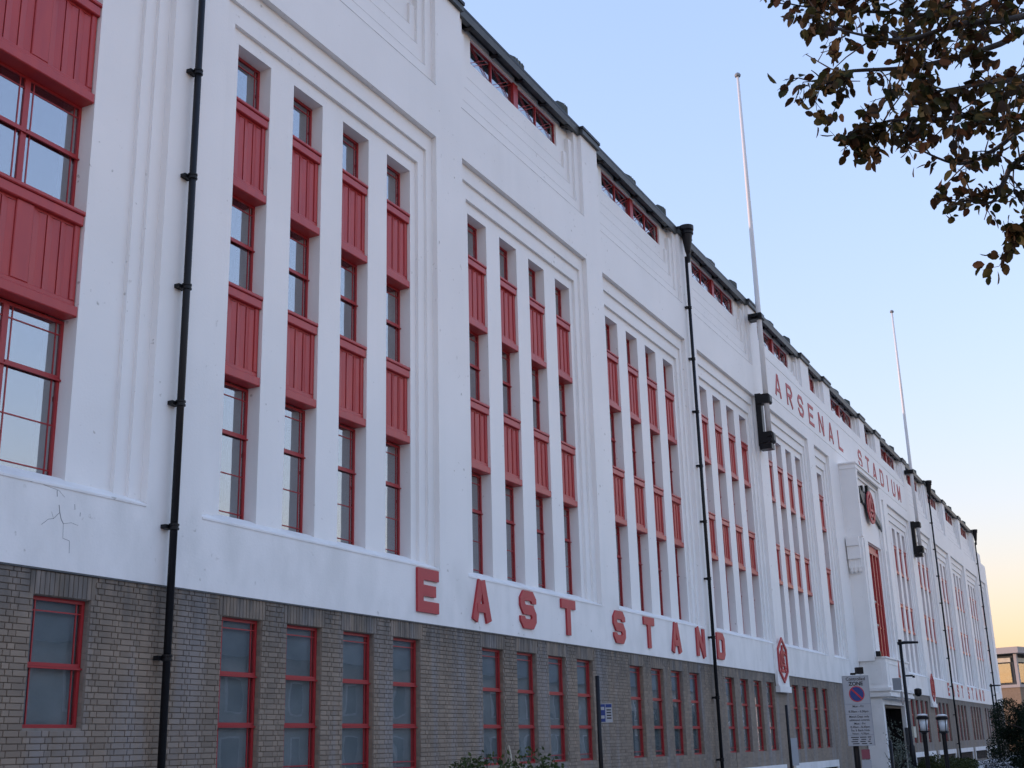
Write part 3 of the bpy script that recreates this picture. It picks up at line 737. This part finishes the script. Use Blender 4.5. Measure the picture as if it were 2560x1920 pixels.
# ------------------------------------------------------------------ downpipes and flagpoles
def downpipe(x, top, hopper, label):
    root = thing('downpipe', (x, 11.62, GZ), label, 'drainpipe', 'black downpipes on the white piers')
    b = MB(); b.tube([(x, 11.62, GZ), (x, 11.62, top)], .053, 14); b.build('pipe', 'black', root, smooth=True)
    z = -.50
    while z < top-.3:
        b = MB(); b.lathe((x, 11.62, z), [(.055, -.045), (.072, -.04), (.072, -.015), (.062, -.01), (.062, .01), (.072, .015), (.072, .04), (.055, .045)], 14); b.box(x-.12, x+.04, 11.66, 11.75, -.028+z, .028+z); b.build('collar', 'black', root); z += 1.7535
    if hopper:
        b = MB(); b.lathe((x, 11.54, 0), [(.06, 15.1), (.07, 15.38), (.10, 15.48), (.165, 15.95), (.18, 16.06), (.215, 16.08), (.22, 16.14), (.20, 16.17), (.235, 16.22), (.24, 16.36), (.21, 16.36)], 18); b.build('hopper', 'black', root)
downpipe(12.68, 13.9, False, 'black cast iron downpipe between the wide corner window and the first slot windows')
downpipe(36.02, 15.3, True, 'black downpipe with funnel hopper running past the N and D of EAST STAND')
downpipe(84.30, 15.3, True, 'black downpipe with hopper just past the second flagpole')
downpipe(2*CX-12.68, 15.3, True, 'most distant black downpipe with hopper, at the far end of the white front')
def flagpole(x, label):
    root = thing('flagpole', (x, 11.36, 10.5), label, 'flagpole', 'white flagpoles on the stadium front')
    b = MB(); b.tube([(x, 11.36, 10.9), (x, 11.36, 15.9), (x, 11.36, 21), (x, 11.36, 25.8)], [.10, .095, .078, .055], 14); b.build('pole', 'pole', root, smooth=True)
    b = MB(); b.lathe((x, 11.36, 25.8), [(.04, 0), (.11, .02), (.13, .08), (.10, .15), (.03, .2)], 12); b.build('truck', 'signback', root)
    b = MB(); b.cbox(x-.2, x+.2, 11.2, 11.74, 15.36, 15.60, .03); b.box(x-.36, x-.2, 11.32, 11.6, 15.44, 15.54); b.build('collar', 'black', root)
    b = MB(); b.box(x-.16, x+.16, 11.54, 11.745, 10.45, 12.45); b.cbox(x-.2, x+.2, 11.18, 11.72, 12.05, 12.40, .05); b.cbox(x-.19, x+.19, 11.16, 11.72, 10.55, 10.95, .06)
    for zz in (10.62, 10.82): b.tube([(x-.27, 11.3, zz), (x+.27, 11.3, zz)], .085, 10)
    b.box(x-.2, x+.2, 11.25, 11.7, 10.3, 10.5); b.build('bracket', 'black', root)
flagpole(43.62, 'white flagpole on black brackets left of the high frieze lettering')
flagpole(2*CX-43.62-.3, 'more distant white flagpole, sunlit, right of the high frieze lettering')

# ------------------------------------------------------------------ street furniture
def text_mesh(txt, size, bold=0.):
    cu = bpy.data.curves.new('txt', 'FONT'); cu.body = txt; cu.size = size; cu.align_x = 'CENTER'; cu.offset = bold
    ob = bpy.data.objects.new('txt', cu); COL.objects.link(ob); dg = bpy.context.evaluated_depsgraph_get(); dg.update()
    me = bpy.data.meshes.new_from_object(ob.evaluated_get(dg)); v = [tuple(q.co) for q in me.vertices]; f = [tuple(p.vertices) for p in me.polygons]
    bpy.data.objects.remove(ob); bpy.data.meshes.remove(me); bpy.data.curves.remove(cu); return v, f
class Plate:
    """local sign-face coordinates (s across, z up) placed in the world"""
    def __init__(s, c, ang): s.c = Vector(c); s.r = Vector((math.cos(ang), math.sin(ang), 0)); s.n = Vector((math.sin(ang), -math.cos(ang), 0))
    def p(s, a, z, d): return tuple(s.c+s.r*a+Vector((0, 0, z))+s.n*d)
    def slab(s, b, a0, a1, z0, z1, d0, d1):
        q = [s.p(a, z, d) for d in (d1, d0) for a, z in ((a0, z0), (a1, z0), (a1, z1), (a0, z1))]
        b.add(q, [(0, 1, 2, 3), (7, 6, 5, 4), (4, 5, 1, 0), (5, 6, 2, 1), (6, 7, 3, 2), (7, 4, 0, 3)])
    def disc(s, b, a, z, r, d0, d1, n=28):
        q = [s.p(a+r*math.cos(2*math.pi*k/n), z+r*math.sin(2*math.pi*k/n), d) for d in (d1, d0) for k in range(n)]
        b.add(q, [tuple(range(n))]+[(k, k+n, (k+1) % n+n, (k+1) % n) for k in range(n)])
    def bar(s, b, a0, z0, a1, z1, w, d0, d1):
        dx, dz = a1-a0, z1-z0; L = math.hypot(dx, dz); nx, nz = -dz/L*w/2, dx/L*w/2
        q = [s.p(a, z, d) for d in (d1, d0) for a, z in ((a0-nx, z0-nz), (a1-nx, z1-nz), (a1+nx, z1+nz), (a0+nx, z0+nz))]
        b.add(q, [(0, 1, 2, 3), (4, 5, 1, 0), (5, 6, 2, 1), (6, 7, 3, 2), (7, 4, 0, 3)])
    def text(s, b, txt, a, z, size, d, bold=0.): v, f = text_mesh(txt, size, bold); b.add([s.p(a+x, z+y, d) for x, y, _ in v], f)

# slim post with a small parking plate
def post(x, y, top, r, label, name='sign_post'):
    root = thing(name, (x, y, GZ), label, 'sign post'); b = MB(); b.tube([(x, y, GZ-.05), (x, y, top)], r, 14); b.build('post', 'black', root, smooth=True); return root
root = post(19.86, 8.52, 1.14, .038, 'black post with small blue and white parking plate before the brick wall')
P = Plate((19.93, 8.44, .52), rad(-52)); b = MB(); P.slab(b, -.10, .13, -.155, .155, .0, .012); b.build('plate', 'signgrey', root)
b = MB(); P.slab(b, -.09, .005, -.145, .145, .012, .015); P.slab(b, .015, .12, .09, .145, .012, .015); b.build('blue_panel', 'blue', root)
b = MB()
for z0 in (.05, -.09): P.slab(b, -.08, -.01, z0, z0+.05, .015, .017)
b.build('white_mark', 'signgrey', root)
b = MB()
for k in range(4): P.slab(b, .03, .11, .04-k*.045, .06-k*.045, .012, .015)
b.build('print', 'ink', root)
root = post(35.77, 9.52, .96, .042, 'plain black post with pale plate seen edge on, under the nearer hexagon plaque')
P = Plate((35.83, 9.44, -.28), rad(-40)); b = MB(); P.slab(b, -.06, .16, -.42, .33, -.012, .0); b.build('plate', 'signgrey', root)

# controlled zone sign
root = thing('zone_sign', (21.95, 4.72, GZ), 'grey controlled zone parking sign with blue no waiting roundel on a black post', 'road sign')
b = MB(); b.tube([(22.08, 4.73, GZ-.05), (22.08, 4.73, 1.02)], .05, 14); b.build('post', 'black', root, smooth=True)
P = Plate((21.95, 4.60, .46), rad(-65)); b = MB(); P.slab(b, -.225, .225, -.585, .565, -.02, 0); b.build('board', 'signgrey', root)
b = MB()
for z0 in (.563, -.588, .095, -.075, -.415): P.slab(b, -.225, .225, z0, z0+.008, 0, .002)
for a0 in (-.225, .217): P.slab(b, a0, a0+.008, -.58, .563, 0, .002)
b.build('border', 'signback', root)
b = MB(); P.disc(b, 0, .265, .132, 0, .003); b.build('roundel', 'signred', root)
b = MB(); P.disc(b, 0, .265, .116, .003, .005); b.build('roundel_face', 'blue', root)
b = MB(); P.bar(b, -.08, .345, .08, .185, .028, .005, .007); b.build('roundel_bar', 'signred', root)
b = MB(); P.text(b, 'Controlled', 0, .492, .074, .003, .0012); P.text(b, 'ZONE', 0, .408, .088, .003, .003)
for t_, z0, sz in (('Mon - Fri', .045, .05), ('8.30am - 6.30pm', -.04, .05), ('Match Days only', -.125, .05), ('additional controls', -.18, .045), ('Mon - Fri', -.24, .05), ('8.30am - 8.30pm', -.295, .048), ('Sat & Bank Hols', -.35, .048), ('Noon - 4.30pm', -.402, .045)): P.text(b, t_, 0, z0, sz, .003, .0005)
for k in range(4):
    for a0, a1 in ((-.17, -.04), (-.02, .09), (.11, .17)): P.slab(b, a0+.02*(k % 2), a1-.01*(k % 3), -.455-.035*k, -.44-.035*k, 0, .002)
b.build('print', 'ink', root)
b = MB(); P.slab(b, .03, .15, .60, .71, -.10, .02); P.slab(b, -.06, .02, .585, .62, -.08, -.02); b.build('sign_lamp', 'black', root)
root = post(22.6, 4.25, -.05, .03, 'slim black post standing just behind the controlled zone sign')
root = thing('warning_sign', (27.0, 5.6, GZ), 'small red notice on a short pole behind the controlled zone sign', 'sign')
b = MB(); b.tube([(27.05, 5.65, GZ), (27.05, 5.65, -.25)], .03, 10); b.build('post', 'signgrey', root)
P = Plate((27.0, 5.6, -.32), rad(-65)); b = MB(); P.slab(b, -.085, .085, -.10, .09, 0, .012); b.build('board', 'dullred', root)
b = MB(); P.slab(b, -.1, .1, -.32, -.12, 0, .012); b.build('lower_plate', 'signgrey', root)

# lamp posts
def lamp_post(x, y, top, label, extra=False):
    root = thing('lamp_post', (x, y, GZ), label, 'street lamp', 'slim black street lamps')
    b = MB(); b.tube([(x, y, GZ), (x, y, GZ+1.3), (x, y, GZ+1.35), (x, y, top)], [.11, .11, .075, .06], 12); b.build('column', 'black', root, smooth=True)
    b = MB(); b.tube([(x-.05, y+.1, top-.03), (x+.02, y-.18, top), (x+.32, y-.62, top+.0)], [.06, .06, .045], 8); b.box(x-.08, x+.08, y-.06, y+.06, top, top+.12); b.build('head', 'black', root)
    if extra:
        b = MB(); b.box(x-.22, x-.02, y+.12, y+.42, 1.75, 2.20); b.build('control_box', 'signback', root)
        b = MB(); b.tube([(x, y, 2.28), (x+.18, y-.3, 2.28)], .035, 8); b.tube([(x+.2, y-.33, 2.2), (x+.2, y-.33, 2.28)], .05, 8); b.build('camera_arm', 'black', root)
        b = MB(); b.lathe((x+.25, y-.42, 1.62), [(.05, -.13), (.12, -.08), (.14, 0), (.14, .14), (.06, .18)], 12); b.build('dome_camera', 'black', root)
        b = MB(); b.prism([(x-.12, 2.22), (x+.28, 2.22), (x+.08, 2.9)], y+.16, y+.18); b.build('warning_triangle', 'signred', root)
        b = MB(); b.prism([(x-.02, 2.30), (x+.18, 2.30), (x+.08, 2.68)], y+.155, y+.159); b.build('triangle_face', 'signgrey', root)
        b = MB(); b.prism([(x+.05+.25*math.cos(a), 1.45+.27*math.sin(a)) for a in np.linspace(0, 2*math.pi, 18, endpoint=False)], y+.16, y+.18); b.build('limit_disc', 'signback', root)
        b = MB(); b.prism([(x+.05+.18*math.cos(a), 1.45+.2*math.sin(a)) for a in np.linspace(0, 2*math.pi, 18, endpoint=False)], y+.155, y+.159); b.build('limit_face', 'signgrey', root)
lamp_post(50.6, 8.72, 3.55, 'slim black street lamp carrying a camera, box and signs before the entrance porch', True)
lamp_post(98.5, 10.85, 3.45, 'far slim black street lamp near the end of the white front')
def lantern(x, y, top, label):
    root = thing('lantern_post', (x, y, GZ), label, 'lantern', 'pair of garden lanterns')
    b = MB(); b.tube([(x, y, GZ), (x, y, top-.56)], .07, 12); b.lathe((x, y, top-.62), [(.07, 0), (.10, .04), (.17, .06), (.17, .09), (.10, .1)], 14); b.build('post', 'black', root)
    b = MB(); b.lathe((x, y, top-.52), [(.125, 0), (.155, .36)], 16); b.build('glass', 'lampglass', root, smooth=True)
    b = MB()
    for k in range(4):
        a = math.pi/4+k*math.pi/2; b.tube([(x+.14*math.cos(a), y+.14*math.sin(a), top-.53), (x+.165*math.cos(a), y+.165*math.sin(a), top-.15)], .012, 6)
    b.build('bars', 'black', root)
    b = MB(); b.lathe((x, y, top-.16), [(.14, 0), (.2, .01), (.2, .08), (.1, .13), (.0, .14)], 16); b.build('cap', 'black', root)
    b = MB(); b.lathe((x, y, top-.045), [(.17, 0), (.17, .035), (.08, .06)], 16); b.build('cap_top', 'pole', root)
lantern(42.98, 6.97, .69, 'black garden lantern with clear cylinder, nearer the entrance door')
lantern(43.27, 6.41, .66, 'black garden lantern with clear cylinder, farther from the entrance door, before the brick wall')
root = thing('meter_box', (68.1, 11.7, -.2), 'cream meter box on a grey pipe beside the entrance porch', 'meter box')
b = MB(); b.box(67.8, 68.5, 11.5, 11.76, -.05, .5); b.build('box', 'cream', root)
b = MB(); b.tube([(67.5, 11.7, GZ), (67.5, 11.7, 1.2)], .06, 8); b.build('conduit', 'signback', root)

# ------------------------------------------------------------------ plants
def leaf_shape(w, l):
    """a slightly folded pointed oval, 6 faces"""
    v = [(0, 0, 0), (w*.42, .22*l, .05*l), (w*.5, .5*l, .07*l), (w*.3, .82*l, .03*l), (0, l, -.06*l), (-w*.3, .82*l, .03*l), (-w*.5, .5*l, .07*l), (-w*.42, .22*l, .05*l), (0, .5*l, 0)]
    return np.array(v), [(0, 1, 8), (1, 2, 8), (2, 3, 8), (3, 4, 8), (4, 5, 8), (5, 6, 8), (6, 7, 8), (7, 0, 8)]
def leaf_shape4(w, l): return np.array([(0, 0, 0), (w*.5, .45*l, .05*l), (0, l, 0), (-w*.5, .45*l, .05*l)]), [(0, 1, 2), (0, 2, 3)]
def rotmats(n, tilt=None):
    q = RNG.normal(size=(n, 4)); q /= np.linalg.norm(q, axis=1)[:, None]; w, x, y, z = q.T
    return np.stack([1-2*(y*y+z*z), 2*(x*y-z*w), 2*(x*z+y*w), 2*(x*y+z*w), 1-2*(x*x+z*z), 2*(y*z-x*w), 2*(x*z-y*w), 2*(y*z+x*w), 1-2*(x*x+y*y)], -1).reshape(n, 3, 3)
def leaf_cloud(name, pts, size, m, parent, shape=leaf_shape4, kind='stuff', jit=.35, rm=None):
    n = len(pts); v, f = shape(.62, 1.); R_ = rotmats(n) if rm is None else rm; s = size*(1+jit*RNG.uniform(-1, 1, n))
    V = np.einsum('nij,kj->nki', R_, v)*s[:, None, None]+pts[:, None, :]; k = len(v)
    Fa = np.array(f); faces = (Fa[None]+(np.arange(n)*k)[:, None, None]).reshape(-1, 3)
    org = np.array(world_loc(parent)); me = bpy.data.meshes.new(name); V = V.reshape(-1, 3)-org
    me.vertices.add(len(V)); me.vertices.foreach_set('co', V.ravel()); me.loops.add(faces.size); me.loops.foreach_set('vertex_index', faces.ravel())
    me.polygons.add(len(faces)); me.polygons.foreach_set('loop_start', np.arange(0, faces.size, 3)); me.polygons.foreach_set('loop_total', np.full(len(faces), 3)); me.update(); me.validate()
    me.materials.append(M[m]); o = bpy.data.objects.new(name, me); COL.objects.link(o); o.parent = parent
    if kind: o['kind'] = kind
    return o
def lobes_points(c, rad_, n, nl, flat=1.0):
    """points spread through an uneven clump of overlapping lobes"""
    c = np.array(c); L = RNG.normal(size=(nl, 3)); L /= np.linalg.norm(L, axis=1)[:, None]; L *= RNG.uniform(.25, .8, (nl, 1)); rr = RNG.uniform(.28, .52, nl)
    k = RNG.integers(0, nl, n); d = RNG.normal(size=(n, 3)); d /= np.linalg.norm(d, axis=1)[:, None]; rads = RNG.uniform(.35, 1, n)**.5
    p = L[k]+d*(rads*rr[k])[:, None]
    return c+p*np.array(rad_)
def shrub(name, c, rad_, n, size, m, label, cat, nl=9, stems=7, group=None):
    root = thing(name, (c[0], c[1], GZ-.03), label, cat, group)
    p = lobes_points(c, rad_, n, nl); p = p[p[:, 2] > GZ]
    leaf_cloud('foliage', p, size, m, root)
    b = MB()
    for k in range(stems):
        a = RNG.uniform(0, 6.28); t = RNG.uniform(.3, .9)
        e = (c[0]+math.cos(a)*rad_[0]*t*.7, c[1]+math.sin(a)*rad_[1]*t*.7, c[2]+rad_[2]*RNG.uniform(-.1, .7))
        b.tube([(c[0]+math.cos(a)*.08, c[1]+math.sin(a)*.08, GZ-.05), ((c[0]*.6+e[0]*.4), (c[1]*.6+e[1]*.4), (GZ+e[2])/2), e], [.02, .014, .006], 6)
    b.build('stems', 'bark', root)
    return root
shrub('buddleia_bush', (13.75, 7.35, -.42), (.50, .95, .74), 4200, .055, 'shrub', 'loose green garden shrub below the second group of ground floor windows', 'shrub', 12)
b = MB(); root = [o for o in COL.objects if o.name.startswith('buddleia_bush')][0]
b.tube([(13.8, 7.12, -.7), (13.88, 7.14, -.1), (13.86, 7.16, .03)], [.012, .009, .004], 6); b.build('dry_stem', 'cream', root)
shrub('tall_shrub', (48.3, 8.9, -.9), (.8, .8, 1.35), 1500, .07, 'greyleaf', 'airy grey green shrub left of the entrance door', 'shrub', 12)
shrub('hedge_bush', (51.5, 8.2, -1.25), (1.2, .9, .62), 5000, .07, 'oliveleaf', 'clipped dark green bush before the entrance door', 'shrub', 14)
shrub('hedge_bush', (60.5, 8.6, -1.35), (4.5, 1.0, .48), 9000, .09, 'oliveleaf', 'long low olive hedge in front of the far basement windows', 'hedge', 22)
shrub('variegated_bush', (49.95, 5.6, -1.25), (.8, .7, .45), 1800, .075, 'paleleaf', 'low bush with white edged leaves at the foot of the dark evergreen', 'shrub', 10)
def broad_tree(name, c, trunk_xy, rad_, n, size, m, label, cat, nl, th):
    root = thing(name, (*trunk_xy, GZ), label, cat)
    b = MB(); x, y = trunk_xy; b.tube([(x, y, GZ-.1), (x+.05, y, c[2]-rad_[2]*.6), (c[0], c[1], c[2]), (c[0], c[1], c[2]+rad_[2]*.7)], [th, th*.8, th*.5, th*.15], 10)
    for k in range(9):
        a = k*.7; zz = c[2]+rad_[2]*RNG.uniform(-.6, .3); b.tube([(c[0], c[1], zz-.3), (c[0]+math.cos(a)*rad_[0]*.7, c[1]+math.sin(a)*rad_[1]*.7, zz+.35)], [th*.35, th*.06], 6)
    b.build('trunk', 'bark', root)
    leaf_cloud('crown', lobes_points(c, rad_, n, nl), size, m, root)
broad_tree('evergreen_tree', (54.3, 4.2, -.38), (54.4, 4.2), (2.15, 2.15, 2.5), 120000, .065, 'darkleaf', 'dark evergreen tree at the right edge below the tan corner building', 'tree', 26, .16)
broad_tree('evergreen_tree', (80.5, 7.3, -.1), (80.5, 7.3), (1.4, 1.2, 1.5), 9000, .08, 'darkleaf', 'smaller dark evergreen near the far street lamp', 'tree', 18, .1)
broad_tree('evergreen_tree', (84.0, 3.0, 1.3), (84, 3.0), (3.2, 3.0, 3.0), 24000, .13, 'darkleaf', 'tall dark evergreen mass behind the nearer evergreen at the right edge', 'tree', 24, .2)

# overhanging autumn tree beside the camera
TX, TY = 10.1, -1.1
tree = thing('autumn_tree', (TX, TY, GZ), 'leafy autumn tree overhanging the upper right with brown and olive leaves', 'tree')
def at(px, py, d):
    q = rt2*((px-1280)/FPX)-up2*((py-960)/FPX)+fw; return q*d
fork = Vector((TX-.05, TY+.1, 2.3))
boughs = [[at(2760, -160, 9.2), at(2450, 20, 8.6), at(2200, 30, 8.2), at(2000, 15, 8.0)],
          [at(2760, 0, 8.8), at(2500, 110, 8.2), at(2300, 165, 7.9), at(2110, 180, 7.6), at(2050, 215, 7.5)],
          [at(2760, 120, 8.6), at(2550, 255, 8.0), at(2380, 295, 7.7), at(2240, 300, 7.5), at(2165, 320, 7.4)],
          [at(2760, 220, 9.0), at(2560, 320, 8.6), at(2490, 372, 8.4), at(2400, 410, 8.2), at(2300, 375, 8.1)],
          [at(2740, 300, 8.4), at(2550, 400, 8.1), at(2512, 450, 8.0), at(2480, 505, 8.0), at(2415, 500, 8.0)],
          [at(2760, 460, 8.2), at(2660, 520, 8.0), at(2570, 560, 7.9), at(2540, 590, 7.9)],
          [at(2780, -50, 7.6), at(2560, 40, 7.2), at(2400, 60, 7.0), at(2250, 100, 6.9), at(2080, 70, 6.8)],
          [at(2780, 40, 7.4), at(2580, 180, 7.2), at(2450, 210, 7.0), at(2330, 230, 6.9)],
          [at(2750, -350, 8.6), at(2400, -200, 8.3), at(2100, -120, 8.1), at(1960, -80, 8.0)],
          [at(2760, -500, 8.9), at(2500, -380, 8.7), at(2250, -300, 8.5)],
          [at(2780, -150, 8.0), at(2550, -40, 7.8), at(2350, -60, 7.6), at(2150, -40, 7.5)]]
bb = MB(); lp = []; twig = MB()
bb.tube([(TX, TY, GZ-.15), (TX+.03, TY+.02, GZ+1.2), (TX-.02, TY+.05, 1.2), tuple(fork), (TX-.1, TY+.2, 4.2), (TX-.2, TY+.25, 6.2)], [.2, .165, .15, .13, .09, .03], 14)
def grow(p, d, L, r, depth):
    pts = [p]; n = max(3, int(L/.12))
    for i in range(n):
        d = (d+Vector(RNG.normal(0, .16, 3))+Vector((0, 0, -.02))).normalized(); p = p+d*(L/n); pts.append(p)
        if depth > 0 and i > 0 and RNG.random() < .62:
            grow(p, (d+Vector(RNG.normal(0, .8, 3))).normalized(), L*RNG.uniform(.3, .6), r*.55, depth-1)
        if depth <= 1:
            for _ in range(RNG.integers(1, 3)):
                if RNG.random() < LEAFP: lp.append((p+Vector(RNG.normal(0, .02, 3)), d))
    (twig if r < .006 else bb).tube(pts, [max(.0012, r*(1-.75*i/len(pts))) for i in range(len(pts))], 5 if r < .006 else 7, False)
for bi, bg_ in enumerate(boughs):
    LEAFP = .95
    pts = [fork+Vector((0, 0, .15*bi-.5)), fork*.35+bg_[0]*.65+Vector((0, 0, -.15))]+bg_
    # smooth the path
    sm = []
    for i in range(len(pts)-1):
        p0, p1, p2, p3 = pts[max(i-1, 0)], pts[i], pts[i+1], pts[min(i+2, len(pts)-1)]
        for t in np.linspace(0, 1, 7)[:-1]:
            sm.append(.5*((2*p1)+(p2-p0)*t+(2*p0-5*p1+4*p2-p3)*t*t+(3*p1-p0-3*p2+p3)*t**3))
    sm.append(pts[-1]); N = len(sm)
    bb.tube(sm, [.032*(1-i/N)+.004 for i in range(N)], 8)
    for i in range(8, N):
        d = (sm[min(i+1, N-1)]-sm[i-1]).normalized(); f = i/N
        for _ in range({0: 3, 1: 2, 6: 2, 10: 3, 3: 1, 4: 1, 5: 1}.get(bi, 2)):
            if RNG.random() < .82:
                L = RNG.uniform(.10, .42)*(1.15-.55*f)
                grow(sm[i], (d*.6+Vector(RNG.normal(0, .6, 3))+Vector((0, 0, .05))).normalized(), L, .006, 1)
    grow(sm[-1], (sm[-1]-sm[-3]).normalized(), .22, .004, 1)
trunk = bb.build('trunk', 'bark', tree, smooth=True); twig.build('twigs', 'bark', tree, kind='stuff')
LP = np.array([tuple(p) for p, d in lp]); LD = np.array([tuple(d) for p, d in lp])
# each leaf hangs out and down from its twig
n = len(LP); yv = LD*.5+RNG.normal(0, .55, (n, 3))+np.array([0, 0, -.55]); yv /= np.linalg.norm(yv, axis=1)[:, None]
xv = np.cross(yv, RNG.normal(size=(n, 3))); xv /= np.linalg.norm(xv, axis=1)[:, None]; zv = np.cross(xv, yv); RM = np.stack([xv, yv, zv], -1)
cf = np.array(fw); dep = LP@cf; sx_ = 1280+FPX*(LP@np.array(rt2))/dep; sy_ = 960-FPX*(LP@np.array(up2))/dep
vis = np.where((sx_ > 1900) & (sx_ < 2560) & (sy_ > 0) & (sy_ < 700) & (dep > 0))[0]
edge = vis[np.argsort(dep[vis]+.004*(2560-sx_[vis])*0-.0016*sy_[vis])][:300]
rest = np.setdiff1d(np.arange(n), edge)
leaf_cloud('foliage', LP[rest], .074, 'leaf', tree, leaf_shape, 'stuff', .3, RM[rest])
lms = []
for k in range(5):
    v, f = leaf_shape(.62+.08*k*.4, 1.); me = bpy.data.meshes.new('leaf'); me.from_pydata([tuple(q) for q in v], [], f); me.materials.append(M['leaf']); lms.append(me)
for k, i in enumerate(edge):
    o = bpy.data.objects.new('leaf', lms[k % 5]); COL.objects.link(o); o.parent = tree
    s = .074*(1+.3*RNG.uniform(-1, 1)); m4 = Matrix([[*(RM[i][r]*s), LP[i][r]-tree.location[r]] for r in range(3)]+[[0, 0, 0, 1]]); o.matrix_local = m4
print('leaves', n, 'in view', len(vis))

# ------------------------------------------------------------------ the tan corner building beyond the far end
bx, by = 144.0, 13.0
bt_ = thing('corner_building', (bx, by, GZ), 'tan brick corner building with glazed top storey under a flat pale roof', 'building')
ang = rad(-20)
def rotp(x, y): return (bx+x*math.cos(ang)-y*math.sin(ang), by+x*math.sin(ang)+y*math.cos(ang))
class RBx(MB):
    def rbox(s, x0, x1, y0, y1, z0, z1):
        q = [(*rotp(x, y), z) for z in (z0, z1) for x, y in ((x0, y0), (x1, y0), (x1, y1), (x0, y1))]
        return s.add(q, [(0, 3, 2, 1), (4, 5, 6, 7), (0, 1, 5, 4), (1, 2, 6, 5), (2, 3, 7, 6), (3, 0, 4, 7)])
b = RBx(); b.rbox(0, 22, 0, 16, GZ-.2, 4.75); b.build('wall', 'stone', bt_)
b = RBx(); b.rbox(-.12, 22.1, -.12, 16.1, 4.752, 5.05); b.build('string_course', 'zinc', bt_)
b = RBx(); b.rbox(.7, 21, .7, 15.4, 5.051, 8.3); b.build('glazed_storey', 'interior', bt_)
b = RBx(); b.rbox(-.6, 22.6, -.6, 16.6, 8.301, 8.95); b.build('roof', 'zinc', bt_)
for k in range(7):
    b = RBx(); b.rbox(.55, .69, 1.0+k*2, 2.7+k*2, 5.3, 7.3); b.build('window', 'glass', bt_)
    b = RBx(); b.rbox(1.0+k*2.6, 3.3+k*2.6, .55, .69, 5.3, 7.3); b.build('window', 'glass', bt_)
    b = RBx(); b.rbox(.5, .75, 2.75+k*2, 2.95+k*2, 5.051, 8.3); b.rbox(3.32+k*2.6, 3.55+k*2.6, .5, .75, 5.051, 8.3); b.build('mullion', 'zinc', bt_)
for q in ((-.1, .22, -.1, .22), (-.1, .18, 4, 4.28), (5, 5.28, -.1, .18)): b = RBx(); b.rbox(*q, 5.051, 8.3); b.build('column', 'zinc', bt_)
b = RBx(); b.rbox(.52, .68, .9, 15, 7.45, 7.9); b.rbox(.9, 20, .52, .68, 7.45, 7.9); b.build('blind_box', 'cream', bt_)
for k in range(4):
    b = RBx(); b.rbox(-.03, .05, 2+k*3.4, 3.8+k*3.4, 1.2, 3.2); b.build('window', 'glasslow', bt_)
    b = RBx(); b.rbox(2+k*4, 4+k*4, -.03, .05, 1.2, 3.2); b.build('window', 'glasslow', bt_)

# the terrace across the road (only its reflection shows in the ground floor panes)
tr = thing('brick_terrace', (40, -16, GZ), 'brick terrace of houses across the road, seen only mirrored in the panes', 'building')
b = MB(); b.box(-30, 150, -25, -16, GZ-.2, 4.6); b.build('wall', 'terrace', tr)
b = MB(); b.prismx([(-15.6, 4.6), (-20.5, 7.6), (-25.4, 4.6)], -30.2, 150.2); b.build('roof', 'slate', tr)
b = MB(); b2 = MB()
for k in range(36):
    x = -28+k*5
    for z0 in (-.9, 1.9):
        for dx in (.5, 2.6): b.box(x+dx, x+dx+1.1, -16, -15.93, z0, z0+1.7); b2.box(x+dx+.08, x+dx+1.02, -15.92, -15.90, z0+.08, z0+1.62)
b.build('window_surround', 'white', tr); b2.build('window_glass', 'blind', tr)
for k in range(18):
    b = MB(); x = -28+k*10; b.box(x, x+1.4, -21, -20, 6.5, 9.0)
    for j in range(4): b.lathe((x+.2+j*.33, -20.5, 9.0), [(.11, 0), (.1, .4)], 8)
    b.build('chimney', 'terrace', tr)
